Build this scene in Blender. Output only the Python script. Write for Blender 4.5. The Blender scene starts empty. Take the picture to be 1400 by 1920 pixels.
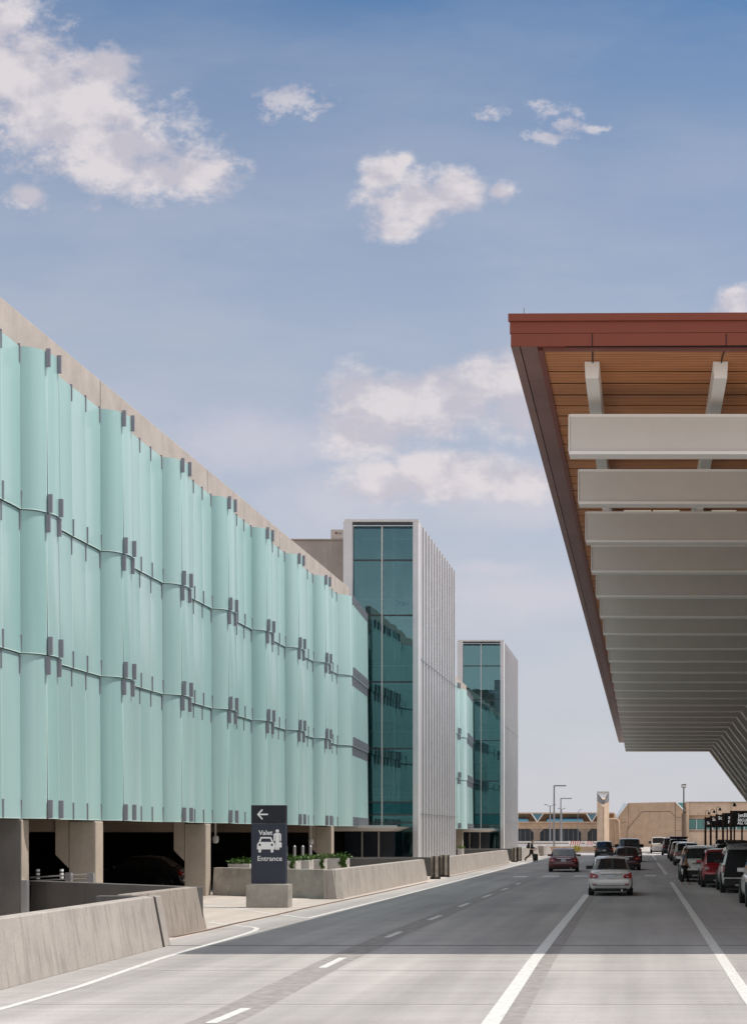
import bpy, bmesh, math, random
from mathutils import Vector, Matrix
random.seed(7)
R = math.radians
scene = bpy.context.scene
COL = scene.collection

# ------------------------------------------------------------------ survey
# camera: eye height H, focal length F (in photo pixels), principal point CX,HY
F, CX, HY, H = 3000.0, 1206.0, 1563.0, 2.4
def G(px, py):                      # ground point seen at a photo position
    Y = F*H/(py-HY)
    return ((px-CX)*Y/F, Y)
def P(px, py, Y):                   # point at distance Y
    return Vector(((px-CX)*Y/F, Y, H-(py-HY)*Y/F))

# ------------------------------------------------------------------ materials
def new_mat(name):
    m = bpy.data.materials.new(name); m.use_nodes = True
    nt = m.node_tree; b = nt.nodes['Principled BSDF']
    return m, nt, b
def N(nt, t, **kw):
    n = nt.nodes.new(t)
    for k, v in kw.items(): setattr(n, k, v)
    return n
def plain(name, col, rough=.5, metal=0, spec=.5, coat=0, var=0.0, vscale=6, emis=None, bump=0.0):
    m, nt, b = new_mat(name)
    b.inputs['Roughness'].default_value = rough
    b.inputs['Metallic'].default_value = metal
    b.inputs['Specular IOR Level'].default_value = spec
    b.inputs['Coat Weight'].default_value = coat
    b.inputs['Coat Roughness'].default_value = .04
    if var:
        tc = N(nt, 'ShaderNodeTexCoord'); no = N(nt, 'ShaderNodeTexNoise')
        no.inputs['Scale'].default_value = vscale; no.inputs['Detail'].default_value = 6
        nt.links.new(tc.outputs['Object'], no.inputs['Vector'])
        mx = N(nt, 'ShaderNodeMix', data_type='RGBA')
        mx.inputs[6].default_value = (*[c*(1-var) for c in col], 1)
        mx.inputs[7].default_value = (*[min(1, c*(1+var)) for c in col], 1)
        rm = N(nt, 'ShaderNodeMapRange'); rm.inputs[1].default_value = .3; rm.inputs[2].default_value = .7
        nt.links.new(no.outputs['Fac'], rm.inputs[0]); nt.links.new(rm.outputs[0], mx.inputs[0])
        nt.links.new(mx.outputs[2], b.inputs['Base Color'])
        if bump:
            bp = N(nt, 'ShaderNodeBump'); bp.inputs['Strength'].default_value = bump; bp.inputs['Distance'].default_value = .02
            nt.links.new(no.outputs['Fac'], bp.inputs['Height']); nt.links.new(bp.outputs[0], b.inputs['Normal'])
    else:
        b.inputs['Base Color'].default_value = (*col, 1)
    if emis:
        b.inputs['Emission Color'].default_value = (*emis[0], 1); b.inputs['Emission Strength'].default_value = emis[1]
    return m
def concrete(name, col, streak=0.0, var=.12, dark=None, sscale=(1.2, 1.2, .05), rough=.85, seed=0.0):
    """board-marked / rain-streaked concrete in object space"""
    m, nt, b = new_mat(name)
    L = nt.links
    tc = N(nt, 'ShaderNodeTexCoord')
    n1 = N(nt, 'ShaderNodeTexNoise'); n1.inputs['Scale'].default_value = .9; n1.inputs['Detail'].default_value = 9; n1.inputs['Roughness'].default_value = .65
    n3 = N(nt, 'ShaderNodeTexNoise'); n3.inputs['Scale'].default_value = 22; n3.inputs['Detail'].default_value = 4
    mp = N(nt, 'ShaderNodeMapping'); mp.inputs['Scale'].default_value = sscale; mp.inputs['Location'].default_value = (seed, seed, 0)
    n2 = N(nt, 'ShaderNodeTexNoise'); n2.inputs['Scale'].default_value = 3.0; n2.inputs['Detail'].default_value = 7; n2.inputs['Roughness'].default_value = .6
    L.new(tc.outputs['Object'], mp.inputs[0]); L.new(mp.outputs[0], n2.inputs['Vector'])
    L.new(tc.outputs['Object'], n1.inputs['Vector']); L.new(tc.outputs['Object'], n3.inputs['Vector'])
    dk = dark or [c*.45 for c in col]
    base = N(nt, 'ShaderNodeMix', data_type='RGBA')
    base.inputs[6].default_value = (*[c*(1-var) for c in col], 1); base.inputs[7].default_value = (*[c*(1+var) for c in col], 1)
    r1 = N(nt, 'ShaderNodeMapRange'); r1.inputs[1].default_value = .32; r1.inputs[2].default_value = .68
    L.new(n1.outputs['Fac'], r1.inputs[0]); L.new(r1.outputs[0], base.inputs[0])
    sp = N(nt, 'ShaderNodeMix', data_type='RGBA', blend_type='MULTIPLY'); sp.inputs[0].default_value = .35
    L.new(base.outputs[2], sp.inputs[6]); L.new(n3.outputs['Color'], sp.inputs[7])
    r3 = N(nt, 'ShaderNodeMapRange'); r3.inputs[1].default_value = .3; r3.inputs[2].default_value = .7; r3.inputs[3].default_value = .8; r3.inputs[4].default_value = 1.15
    L.new(n3.outputs['Fac'], r3.inputs[0]); L.new(r3.outputs[0], sp.inputs[7])
    st = N(nt, 'ShaderNodeMix', data_type='RGBA')
    r2 = N(nt, 'ShaderNodeMapRange'); r2.inputs[1].default_value = .5; r2.inputs[2].default_value = .78; r2.inputs[3].default_value = 0; r2.inputs[4].default_value = streak
    L.new(n2.outputs['Fac'], r2.inputs[0]); L.new(r2.outputs[0], st.inputs[0])
    L.new(sp.outputs[2], st.inputs[6]); st.inputs[7].default_value = (*dk, 1)
    L.new(st.outputs[2], b.inputs['Base Color'])
    b.inputs['Roughness'].default_value = rough; b.inputs['Specular IOR Level'].default_value = .3
    bp = N(nt, 'ShaderNodeBump'); bp.inputs['Strength'].default_value = .25; bp.inputs['Distance'].default_value = .01
    L.new(n3.outputs['Fac'], bp.inputs['Height']); L.new(bp.outputs[0], b.inputs['Normal'])
    return m
def pavement(name, col, dark, fine=14.0):
    """tined concrete paving: grooves run across the road, blotches and wheel wear run along it"""
    m, nt, b = new_mat(name); L = nt.links
    tc = N(nt, 'ShaderNodeTexCoord')
    def noise(sc, scale, det=6, ro=.6):
        mp = N(nt, 'ShaderNodeMapping'); mp.inputs['Scale'].default_value = sc
        n = N(nt, 'ShaderNodeTexNoise'); n.inputs['Scale'].default_value = scale; n.inputs['Detail'].default_value = det; n.inputs['Roughness'].default_value = ro
        L.new(tc.outputs['Object'], mp.inputs[0]); L.new(mp.outputs[0], n.inputs['Vector']); return n
    def rng(n, a, c, lo, hi):
        r = N(nt, 'ShaderNodeMapRange'); r.inputs[1].default_value = a; r.inputs[2].default_value = c; r.inputs[3].default_value = lo; r.inputs[4].default_value = hi
        L.new(n.outputs['Fac'], r.inputs[0]); return r
    ng = noise((.06, 1, 1), 2.6, 9, .7); nb = noise((1, .35, 1), .25, 8); nw = noise((1, .03, 1), .8, 3); ns = noise((1, 1, 1), 30, 3)
    a = N(nt, 'ShaderNodeMath', operation='MULTIPLY'); L.new(rng(ng, .3, .7, .90, 1.09).outputs[0], a.inputs[0]); L.new(rng(nb, .3, .7, .84, 1.12).outputs[0], a.inputs[1])
    c = N(nt, 'ShaderNodeMath', operation='MULTIPLY'); L.new(a.outputs[0], c.inputs[0]); L.new(rng(nw, .35, .65, .85, 1.08).outputs[0], c.inputs[1])
    d = N(nt, 'ShaderNodeMath', operation='MULTIPLY'); L.new(c.outputs[0], d.inputs[0]); L.new(rng(ns, .3, .7, .9, 1.1).outputs[0], d.inputs[1])
    mx = N(nt, 'ShaderNodeMix', data_type='RGBA')
    mx.inputs[6].default_value = (*dark, 1); mx.inputs[7].default_value = (*col, 1)
    mr = N(nt, 'ShaderNodeMapRange'); mr.inputs[1].default_value = .62; mr.inputs[2].default_value = 1.2
    L.new(d.outputs[0], mr.inputs[0]); L.new(mr.outputs[0], mx.inputs[0]); L.new(mx.outputs[2], b.inputs['Base Color'])
    b.inputs['Roughness'].default_value = .8; b.inputs['Specular IOR Level'].default_value = .25
    bp = N(nt, 'ShaderNodeBump'); bp.inputs['Strength'].default_value = .15; bp.inputs['Distance'].default_value = .01
    L.new(ng.outputs['Fac'], bp.inputs['Height']); L.new(bp.outputs[0], b.inputs['Normal'])
    return m
def frosted(name, col):
    """fritted laminated glass screen: milky face with a soft sheen, panel-to-panel variation"""
    m, nt, b = new_mat(name); L = nt.links
    tc = N(nt, 'ShaderNodeTexCoord'); oi = N(nt, 'ShaderNodeObjectInfo')
    mp = N(nt, 'ShaderNodeMapping'); mp.inputs['Scale'].default_value = (1, 1, .12)
    n = N(nt, 'ShaderNodeTexNoise'); n.inputs['Scale'].default_value = .6; n.inputs['Detail'].default_value = 4
    L.new(tc.outputs['Object'], mp.inputs[0]); L.new(mp.outputs[0], n.inputs['Vector'])
    ad = N(nt, 'ShaderNodeMath', operation='MULTIPLY_ADD'); ad.inputs[1].default_value = .42; L.new(oi.outputs['Random'], ad.inputs[0]); L.new(n.outputs['Fac'], ad.inputs[2])
    r = N(nt, 'ShaderNodeMapRange'); r.inputs[1].default_value = .35; r.inputs[2].default_value = 1.0; L.new(ad.outputs[0], r.inputs[0])
    mx = N(nt, 'ShaderNodeMix', data_type='RGBA')
    mx.inputs[6].default_value = (col[0]*.80, col[1]*.90, col[2]*.885, 1); mx.inputs[7].default_value = (min(1, col[0]*1.07), col[1]*1.03, col[2]*1.03, 1)
    L.new(r.outputs[0], mx.inputs[0]); L.new(mx.outputs[2], b.inputs['Base Color'])
    b.inputs['Roughness'].default_value = .2; b.inputs['Specular IOR Level'].default_value = .7
    b.inputs['Subsurface Weight'].default_value = 0
    tr = N(nt, 'ShaderNodeBsdfTranslucent'); tr.inputs[0].default_value = (.75, .95, .92, 1)
    ms = N(nt, 'ShaderNodeMixShader'); ms.inputs[0].default_value = .28
    out = nt.nodes['Material Output']
    L.new(b.outputs[0], ms.inputs[1]); L.new(tr.outputs[0], ms.inputs[2]); L.new(ms.outputs[0], out.inputs[0])
    return m
def tinted_glass(name, tint, refl=.3, rough=.0, wob=0.0, gtint=(.8, .95, 1)):
    m, nt, b = new_mat(name); L = nt.links
    nt.nodes.remove(b)
    t = N(nt, 'ShaderNodeBsdfTransparent'); t.inputs[0].default_value = (*tint, 1)
    g = N(nt, 'ShaderNodeBsdfGlossy'); g.inputs[0].default_value = (*gtint, 1); g.inputs['Roughness'].default_value = rough
    lw = N(nt, 'ShaderNodeFresnel'); lw.inputs[0].default_value = 1.5
    mr = N(nt, 'ShaderNodeMapRange'); mr.inputs[1].default_value = 0.03; mr.inputs[2].default_value = 1; mr.inputs[3].default_value = refl; mr.inputs[4].default_value = 1
    L.new(lw.outputs[0], mr.inputs[0])
    ms = N(nt, 'ShaderNodeMixShader'); L.new(mr.outputs[0], ms.inputs[0]); L.new(t.outputs[0], ms.inputs[1]); L.new(g.outputs[0], ms.inputs[2])
    L.new(ms.outputs[0], nt.nodes['Material Output'].inputs[0])
    if wob:
        tc = N(nt, 'ShaderNodeTexCoord'); n = N(nt, 'ShaderNodeTexNoise'); n.inputs['Scale'].default_value = .45; n.inputs['Detail'].default_value = 2
        mp = N(nt, 'ShaderNodeMapping'); mp.inputs['Scale'].default_value = (2.2, 1, .6)
        L.new(tc.outputs['Object'], mp.inputs[0]); L.new(mp.outputs[0], n.inputs['Vector'])
        bp = N(nt, 'ShaderNodeBump'); bp.inputs['Strength'].default_value = wob; bp.inputs['Distance'].default_value = .05
        L.new(n.outputs['Fac'], bp.inputs['Height']); L.new(bp.outputs[0], g.inputs['Normal'])
    return m
def wood_slats(name):
    m, nt, b = new_mat(name); L = nt.links
    tc = N(nt, 'ShaderNodeTexCoord')
    mp = N(nt, 'ShaderNodeMapping'); mp.inputs['Scale'].default_value = (.25, 9, 1)
    n = N(nt, 'ShaderNodeTexNoise'); n.inputs['Scale'].default_value = 1.6; n.inputs['Detail'].default_value = 8; n.inputs['Roughness'].default_value = .75
    L.new(tc.outputs['Object'], mp.inputs[0]); L.new(mp.outputs[0], n.inputs['Vector'])
    w = N(nt, 'ShaderNodeTexWave', wave_type='BANDS', bands_direction='Y'); w.inputs['Scale'].default_value = 2.6; w.inputs['Distortion'].default_value = .05
    L.new(tc.outputs['Object'], w.inputs['Vector'])
    cr = N(nt, 'ShaderNodeValToRGB')
    cr.color_ramp.elements[0].position = .3; cr.color_ramp.elements[0].color = (.38, .125, .042, 1)
    cr.color_ramp.elements[1].position = .7; cr.color_ramp.elements[1].color = (.80, .35, .13, 1)
    L.new(n.outputs['Fac'], cr.inputs[0])
    mr = N(nt, 'ShaderNodeMapRange'); mr.inputs[1].default_value = 0; mr.inputs[2].default_value = .35; mr.inputs[3].default_value = .45; mr.inputs[4].default_value = 1
    L.new(w.outputs['Fac'], mr.inputs[0])
    mx = N(nt, 'ShaderNodeMix', data_type='RGBA', blend_type='MULTIPLY'); mx.inputs[0].default_value = 1
    L.new(cr.outputs[0], mx.inputs[6]); L.new(mr.outputs[0], mx.inputs[7]); L.new(mx.outputs[2], b.inputs['Base Color'])
    b.inputs['Roughness'].default_value = .55
    return m

M = {}
M['road'] = pavement('road_concrete', (.475, .445, .422), (.215, .204, .198))
M['apron'] = pavement('apron_concrete', (.60, .525, .47), (.34, .30, .26))
M['ground'] = pavement('ground_concrete', (.46, .42, .38), (.30, .27, .24))
M['walk'] = pavement('sidewalk_concrete', (.50, .46, .42), (.34, .31, .28))
M['band'] = plain('old_line_scar', (.28, .255, .24), .85, var=.2, vscale=5)
M['paint'] = plain('road_paint', (.62, .61, .575), .6, var=.18, vscale=9)
M['wornpaint'] = plain('worn_paint', (.60, .57, .52), .7, var=.22, vscale=7)
M['joint'] = plain('joint_sealant', (.075, .07, .068), .8)
M['rust'] = plain('rust_strip', (.12, .075, .06), .8, var=.35, vscale=3)
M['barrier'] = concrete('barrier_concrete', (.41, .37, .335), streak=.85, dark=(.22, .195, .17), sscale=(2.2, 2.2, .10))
M['barrierd'] = concrete('shaded_barrier_concrete', (.13, .122, .118), streak=.4, dark=(.07,.066,.062))  # darker copy of the barrier concrete, shade of the back faces put into its colour
M['cold'] = concrete('shaded_column_concrete', (.17, .16, .15), streak=.3, sscale=(1, 1, .2))  # column concrete with front-face shade put into its colour
M['barrierb'] = concrete('brown_stained_concrete', (.34, .295, .255), streak=.95, dark=(.15, .125, .105), sscale=(2.6, 2.6, .09), seed=3)
M['col'] = concrete('column_concrete', (.45, .385, .315), streak=.25, sscale=(1, 1, .2))
M['parapet'] = concrete('parapet_concrete', (.50, .44, .39), streak=.35, dark=(.33, .29, .26), sscale=(.8, .8, .15))
M['pent'] = concrete('penthouse_concrete', (.33, .285, .255), streak=.3)
M['block'] = concrete('plinth_concrete', (.40, .37, .33), streak=.35, var=.3, sscale=(1, 1, .8))
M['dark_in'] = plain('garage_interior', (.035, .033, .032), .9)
M['brownbeam'] = concrete('beam_concrete', (.30, .235, .185), streak=.2)
M['fritt'] = frosted('fritted_glass', (.50, .705, .69))
M['clip'] = plain('grey_clip_metal', (.27, .26, .295), .45, metal=.3)
M['rail_edge'] = plain('glass_edge', (.56, .74, .71), .3)
M['tglass'] = tinted_glass('stair_glass', (.34, .55, .58), refl=.22, wob=.12, gtint=(.40, .74, .80))
M['cladding'] = plain('grey_cladding', (.50, .50, .51), .5, metal=.0, var=.06, vscale=.7)
M['claddingw'] = plain('pale_cladding', (.62, .61, .61), .5, var=.04, vscale=1)
M['mull'] = plain('pale_mullion', (.62, .60, .57), .4)
M['mulld'] = plain('dark_transom', (.03, .035, .04), .4)
M['inwall'] = plain('stair_inside_wall', (.40, .45, .46), .8)
M['inslab'] = plain('stair_landing', (.30, .34, .35), .8)
M['redmetal'] = plain('terracotta_metal', (.235, .062, .037), .6, spec=.25, var=.06, vscale=.6)
M['redtrim'] = plain('dark_red_trim', (.20, .055, .04), .5)
M['mauve'] = plain('brown_soffit_metal', (.23, .125, .112), .5, metal=.0, var=.10, vscale=.8)
M['wood'] = wood_slats('wood_soffit')
M['beam'] = plain('pale_beam_metal', (.64, .61, .565), .55, var=.03, vscale=1.2)
M['beamedge'] = plain('beam_edge_metal', (.86, .84, .80), .5)
M['shadowgap'] = plain('shadow_gap', (.012, .011, .011), .9)
M['navy'] = plain('navy_sign_face', (.030, .036, .062), .45, var=.05, vscale=2)
M['navyd'] = plain('dark_sign_face', (.010, .011, .020), .4)
M['white'] = plain('white_graphic', (.93, .93, .93), .5)
M['glow_white'] = plain('glow_white_lettering', (.9, .9, .9), .5, emis=((1,1,1),.35))  # weak glow added so the letters show bright under the canopy
M['planter'] = concrete('planter_concrete', (.52, .49, .46), streak=.35, dark=(.25, .23, .21))
M['soil'] = plain('planter_soil', (.04, .03, .02), .9)
M['leaf'] = plain('leaf_green', (.075, .155, .025), .5, var=.5, vscale=9)
M['leafy'] = plain('leaf_yellow', (.40, .34, .04), .6, var=.4, vscale=9)
M['steel'] = plain('weathered_steel', (.36, .31, .26), .5, metal=.2, var=.25, vscale=3)
M['galv'] = plain('galvanised_steel', (.48, .48, .49), .4, metal=.6)
M['canopysteel'] = plain('entry_canopy_metal', (.52, .49, .45), .5)
M['signpost'] = plain('rust_red_post', (.075, .028, .02), .6)
M['black'] = plain('black_sign', (.006, .006, .007), .45)
M['polegrey'] = plain('grey_pole', (.22, .22, .23), .5)
M['tan'] = concrete('tan_concrete', (.47, .335, .235), streak=.35, var=.12, sscale=(.25, .25, .12))
M['tan2'] = concrete('pale_tan_concrete', (.58, .43, .315), streak=.35, sscale=(.3, .3, .1))
M['tand'] = plain('tan_groove', (.15, .10, .07), .9)
M['skyglass'] = plain('blue_skylight', (.07, .19, .27), .2, spec=.6)
M['tealglass'] = plain('teal_window', (.10, .27, .25), .25, spec=.6, var=.15, vscale=.5)
M['dkglass'] = plain('dark_window', (.025, .035, .05), .15, spec=.6)
M['whitewall'] = plain('white_parapet', (.70, .69, .68), .7, var=.08, vscale=.4)
M['orange'] = plain('barricade_orange', (.62, .10, .03), .5)
# vehicles and people
M['tyre'] = plain('tyre_rubber', (.014, .014, .014), .8)
M['rim'] = plain('alloy_rim', (.38, .38, .40), .3, metal=.8)
M['carglass'] = plain('car_glass', (.018, .022, .026), .04, spec=.8)
M['trim'] = plain('black_trim', (.013, .013, .014), .55)
M['tail'] = plain('tail_light_red', (.30, .008, .008), .12, spec=.6, coat=.6)
M['lampw'] = plain('clear_lens', (.62, .58, .56), .15, coat=.5)
M['chrome'] = plain('chrome_trim', (.62, .62, .63), .18, metal=1)
M['plate'] = plain('licence_plate', (.62, .66, .70), .5, var=.25, vscale=22)
def paint(name, c, metal=.25): return plain(name, c, .3, metal=metal, coat=.8)
M['p_white'] = paint('white_car_paint', (.74, .73, .71), 0)
M['p_silver'] = paint('pale_silver_paint', (.66, .655, .63), .15)
M['p_maroon'] = paint('maroon_car_paint', (.10, .010, .016))
M['p_black'] = paint('black_car_paint', (.012, .012, .014))
M['p_plum'] = paint('dark_plum_paint', (.045, .012, .020))
M['p_red'] = paint('red_car_paint', (.34, .012, .022))
M['p_grey'] = paint('grey_car_paint', (.22, .22, .22))
M['p_tanw'] = paint('cream_car_paint', (.62, .57, .49), 0)
M['cabin'] = plain('car_interior', (.018, .018, .02), .9)
M['skin'] = plain('skin', (.30, .17, .11), .6)
M['hair'] = plain('dark_hair', (.012, .009, .007), .7)
M['shirt'] = plain('grey_tshirt', (.075, .080, .095), .9)
M['pants'] = plain('black_trousers', (.010, .010, .012), .9)
M['shoe'] = plain('pale_shoes', (.55, .50, .46), .7)
M['jacket'] = plain('black_jacket', (.012, .012, .015), .9)
M['bag'] = plain('black_luggage', (.010, .010, .012), .7)
M['blueb'] = plain('blue_luggage', (.05, .12, .28), .7)

# ------------------------------------------------------------------ mesh builder
class MB:
    def __init__(s): s.v = []; s.f = []; s.m = []
    def add(s, vs, fs, mi=0):
        o = len(s.v); s.v += [tuple(v) for v in vs]
        for f in fs: s.f.append([i+o for i in f]); s.m.append(mi)
    def box(s, x0, x1, y0, y1, z0, z1, mi=0):
        v = [(x, y, z) for z in (z0, z1) for y in (y0, y1) for x in (x0, x1)]
        s.add(v, [(0,2,3,1),(4,5,7,6),(0,1,5,4),(2,6,7,3),(0,4,6,2),(1,3,7,5)], mi)
    def hexa(s, lo, hi, mi=0):      # two quads (4 points each, ccw seen from outside of hi)
        s.add(list(lo)+list(hi), [(3,2,1,0),(4,5,6,7),(0,1,5,4),(1,2,6,5),(2,3,7,6),(3,0,4,7)], mi)
    def quad(s, a, b, c, d, mi=0): s.add([a,b,c,d], [(0,1,2,3)], mi)
    def poly(s, pts, mi=0): s.add(pts, [tuple(range(len(pts)))], mi)
    def prism(s, pts, off, mi=0):   # polygon pts (3d) extruded by vector off
        n = len(pts); o = Vector(off)
        a = [Vector(p) for p in pts]; b = [p+o for p in a]
        s.add(a+b, [tuple(range(n))[::-1], tuple(range(n, 2*n))]+[(i,(i+1)%n,n+(i+1)%n,n+i) for i in range(n)], mi)
    def tube(s, pts, r, n=8, mi=0, cap=True):
        pts = [Vector(p) for p in pts]; rr = r if isinstance(r, (list, tuple)) else [r]*len(pts)
        rings = []; up = Vector((0,0,1))
        for i, p in enumerate(pts):
            t = (pts[min(i+1,len(pts)-1)]-pts[max(i-1,0)]).normalized()
            a = t.cross(up)
            if a.length < 1e-3: a = t.cross(Vector((0,1,0)))
            a.normalize(); b = a.cross(t).normalized()
            rings.append([p+(a*math.cos(2*math.pi*k/n)+b*math.sin(2*math.pi*k/n))*rr[i] for k in range(n)])
        vs = [v for g in rings for v in g]; fs = []
        for i in range(len(pts)-1):
            for k in range(n): fs.append((i*n+k, i*n+(k+1)%n, (i+1)*n+(k+1)%n, (i+1)*n+k))
        if cap: fs += [tuple(range(n))[::-1], tuple(range((len(pts)-1)*n, len(pts)*n))]
        s.add(vs, fs, mi)
    def lathe(s, prof, c, axis='z', n=20, mi=0):   # prof: (r, h)
        vs = []; fs = []
        for r, h in prof:
            for k in range(n):
                a = 2*math.pi*k/n; u, w = r*math.cos(a), r*math.sin(a)
                vs.append({'z':(c[0]+u,c[1]+w,c[2]+h),'x':(c[0]+h,c[1]+u,c[2]+w),'y':(c[0]+u,c[1]+h,c[2]+w)}[axis])
        for i in range(len(prof)-1):
            for k in range(n): fs.append((i*n+k, i*n+(k+1)%n, (i+1)*n+(k+1)%n, (i+1)*n+k))
        fs += [tuple(range(n))[::-1], tuple(range((len(prof)-1)*n, len(prof)*n))]
        s.add(vs, fs, mi)
    def strip(s, pts, w, z, mi=0):  # flat ribbon on the ground along 2-d points
        pts = [Vector((p[0], p[1])) for p in pts]; L = []; Rr = []
        for i, p in enumerate(pts):
            t = (pts[min(i+1,len(pts)-1)]-pts[max(i-1,0)]).normalized(); n = Vector((-t.y, t.x))
            L.append(p+n*w/2); Rr.append(p-n*w/2)
        for i in range(len(pts)-1):
            s.quad((*Rr[i],z),(*Rr[i+1],z),(*L[i+1],z),(*L[i],z), mi)
    def build(s, name, mats, parent=None, smooth=False, bevel=0, sub=0, recalc=True):
        if not isinstance(mats, (list, tuple)): mats = [mats]
        me = bpy.data.meshes.new(name); me.from_pydata(s.v, [], s.f)
        for m in mats: me.materials.append(M[m] if isinstance(m, str) else m)
        for i, p in enumerate(me.polygons): p.material_index = s.m[i]
        bm = bmesh.new(); bm.from_mesh(me)
        if recalc: bmesh.ops.recalc_face_normals(bm, faces=bm.faces)
        if bevel:
            bmesh.ops.bevel(bm, geom=[e for e in bm.edges if e.is_manifold and e.calc_face_angle(0) > .5], offset=bevel, segments=2, affect='EDGES', profile=.5)
        bm.to_mesh(me); bm.free()
        if smooth:
            me.shade_smooth(); me.set_sharp_from_angle(angle=R(38))
        o = bpy.data.objects.new(name, me); COL.objects.link(o)
        if sub:
            md = o.modifiers.new('s', 'SUBSURF'); md.levels = md.render_levels = sub
            bake(o)
            o.data.shade_smooth()
        if parent is not None:
            o.parent = parent
        return o
def bake(o):
    bpy.context.view_layer.update()
    dg = bpy.context.evaluated_depsgraph_get()
    me = bpy.data.meshes.new_from_object(o.evaluated_get(dg))
    o.modifiers.clear(); o.data = me
def thing(name, label, cat, loc=(0,0,0), rz=0, group=None):
    o = bpy.data.objects.new(name, None); COL.objects.link(o)
    o.location = loc; o.rotation_euler = (0,0,rz); o.empty_display_size = .3
    return tag(o, label, cat, group)
def tag(o, label, cat, group=None, kind=None):
    if label: o['label'] = label
    if cat: o['category'] = cat
    if group: o['group'] = group
    if kind: o['kind'] = kind
    return o
def struct(o, label=None):
    o['kind'] = 'structure'
    if label: o['label'] = label
    return o
def local(mb, root):                # shift world-space vertices into a thing's own space
    l = Vector(root.location); rz = root.rotation_euler.z
    if rz:
        m = Matrix.Rotation(-rz, 3, 'Z'); mb.v = [tuple(m @ (Vector(v)-l)) for v in mb.v]
    else: mb.v = [tuple(Vector(v)-l) for v in mb.v]
    return mb
def text_mesh(name, body, size, mat, parent, loc, rot, align='LEFT', ext=.004, bold=0.0):
    cu = bpy.data.curves.new(name, 'FONT'); cu.body = body; cu.size = size; cu.align_x = align; cu.extrude = ext; cu.offset = bold
    o = bpy.data.objects.new(name, cu); COL.objects.link(o)
    bpy.context.view_layer.update()
    me = bpy.data.meshes.new_from_object(o.evaluated_get(bpy.context.evaluated_depsgraph_get()))
    bpy.data.objects.remove(o); bpy.data.curves.remove(cu)
    me.materials.clear(); me.materials.append(M[mat])
    t = bpy.data.objects.new(name, me); COL.objects.link(t)
    t.location = loc; t.rotation_euler = rot
    if parent is not None: t.parent = parent
    return t
FACE = (R(90), 0, 0)                # text standing upright, read from -Y

# ------------------------------------------------------------------ ground, road, markings
mb = MB(); mb.quad((-1500,-300,0),(1500,-300,0),(1500,3000,0),(-1500,3000,0)); struct(mb.build('ground', 'ground'))
mb = MB(); mb.quad((-10.6,-60,.004),(5.9,-60,.004),(5.9,196,.004),(-10.6,196,.004)); struct(mb.build('road', 'road'))
mb = MB()
mb.quad((-10.602,-60,.0045),(-10.602,196,.0045),(-16.9,196,.0045),(-16.9,-60,.0045)); struct(mb.build('pavement', 'apron'))
mb = MB()
edge1 = [(0,1894),(150,1851),(303,1798),(357,1782),(428,1762),(464,1751),(478,1746),(482,1742),(474,1739.5),(464,1738.5),(428,1735),(389,1730)]
mb.strip([(-9.3,12)]+[G(*p) for p in edge1], .13, .0085)
mb.strip([G(*p) for p in [(576,1723),(740,1683),(856,1653),(930,1633),(985,1618)]], .13, .0085)
mb.strip([G(*p) for p in [(385,1698),(480,1710),(576,1723)]], .12, .0088)
for y in (1689, 1695, 1701.5, 1709):
    a, b = (400, 470) if y < 1700 else (545, 590)
    mb.strip([G(540, y), G(610 - (y-1689)*1.5, y)], .22, .0083)
    if y < 1705: mb.strip([G(392+(y-1689)*2, y), G(462, y)], .22, .0083)
l1 = [(800,2160),(920,1920),(1000,1803),(1040,1752),(1100,1678)]
mb2 = MB()
mb2.strip([(-1.75,8)]+[G(*p) for p in l1[1:]], .23, .0085)
mb2.strip([(1.7,8)]+[G(*p) for p in [(1400,1869),(1333,1768),(1285,1695),(1258,1655)]], .2, .0085)
for a, b in [((1249,1640),(1232,1618)), ((1230,1613.5),(1222.5,1604))]: mb2.strip([G(*a), G(*b)], .2, .0085)
for a, b in [((395,1920),(462,1892)),((604,1816),(643,1797)),((724,1759),(751,1748)),((804,1726),(826,1717.5)),((861,1701),(878,1694.5)),((905,1684),(920,1678)),((940,1670),(952,1666)),((967,1659),(975,1656))]:
    mb2.strip([G(*a), G(*b)], .15, .0085)
for a, b, c in [(962,988,1644.5),(1018,1048,1644),(1076,1102,1643.5),(1208,1229,1642.5)]:
    mb2.strip([G(a,c), G(b,c)], 2.6, .0087)
for a, b, c in [(1002,1030,1612),(1088,1112,1613),(1203,1219,1613),(1243,1254,1613)]:
    mb2.strip([G(a,c), G(b,c)], .9, .0085)
struct(mb.build('edge_line', 'paint')); struct(mb2.build('lane_marking', 'paint'))
mb = MB(); mb.strip([(-5.35,10)]+[G(*p) for p in [(430,1905),(623,1806),(737,1753.5),(815,1722),(870,1698),(945,1668),(985,1652)]], .62, .0062)
mb.strip([(-2.02+.2,8)]+[(G(*p)[0]+.22, G(*p)[1]) for p in l1[1:]], .34, .0058)
struct(mb.build('old_line_scar', 'band'))
mb = MB()
Yj = G(800,1774)[1]
mb.quad((-10.6,Yj-.05,.0072),(5.9,Yj-.05,.0072),(5.9,Yj+.05,.0072),(-10.6,Yj+.05,.0072))
mbj = MB()
for y in (16.5, 22.4, 27.9, 40, 48, 60.5, 73, 85.6, 98):
    mbj.quad((-10.6,y-.012,.0072),(5.9,y-.012,.0072),(5.9,y+.012,.0072),(-10.6,y+.012,.0072))
struct(mb.build('pavement_joint', 'joint'))
mb = mbj; struct(mb.build('fine_joint', 'band'))
mb = MB()
mb.strip([G(*p) for p in [(322,1759),(388,1745.5),(444,1732),(516,1717),(558,1707),(630,1692),(720,1673),(801,1655)]], .16, .0092)
mb.strip([G(838,1646), G(956,1620)], .12, .0092)
struct(mb.build('drain_strip', 'rust'))
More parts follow.
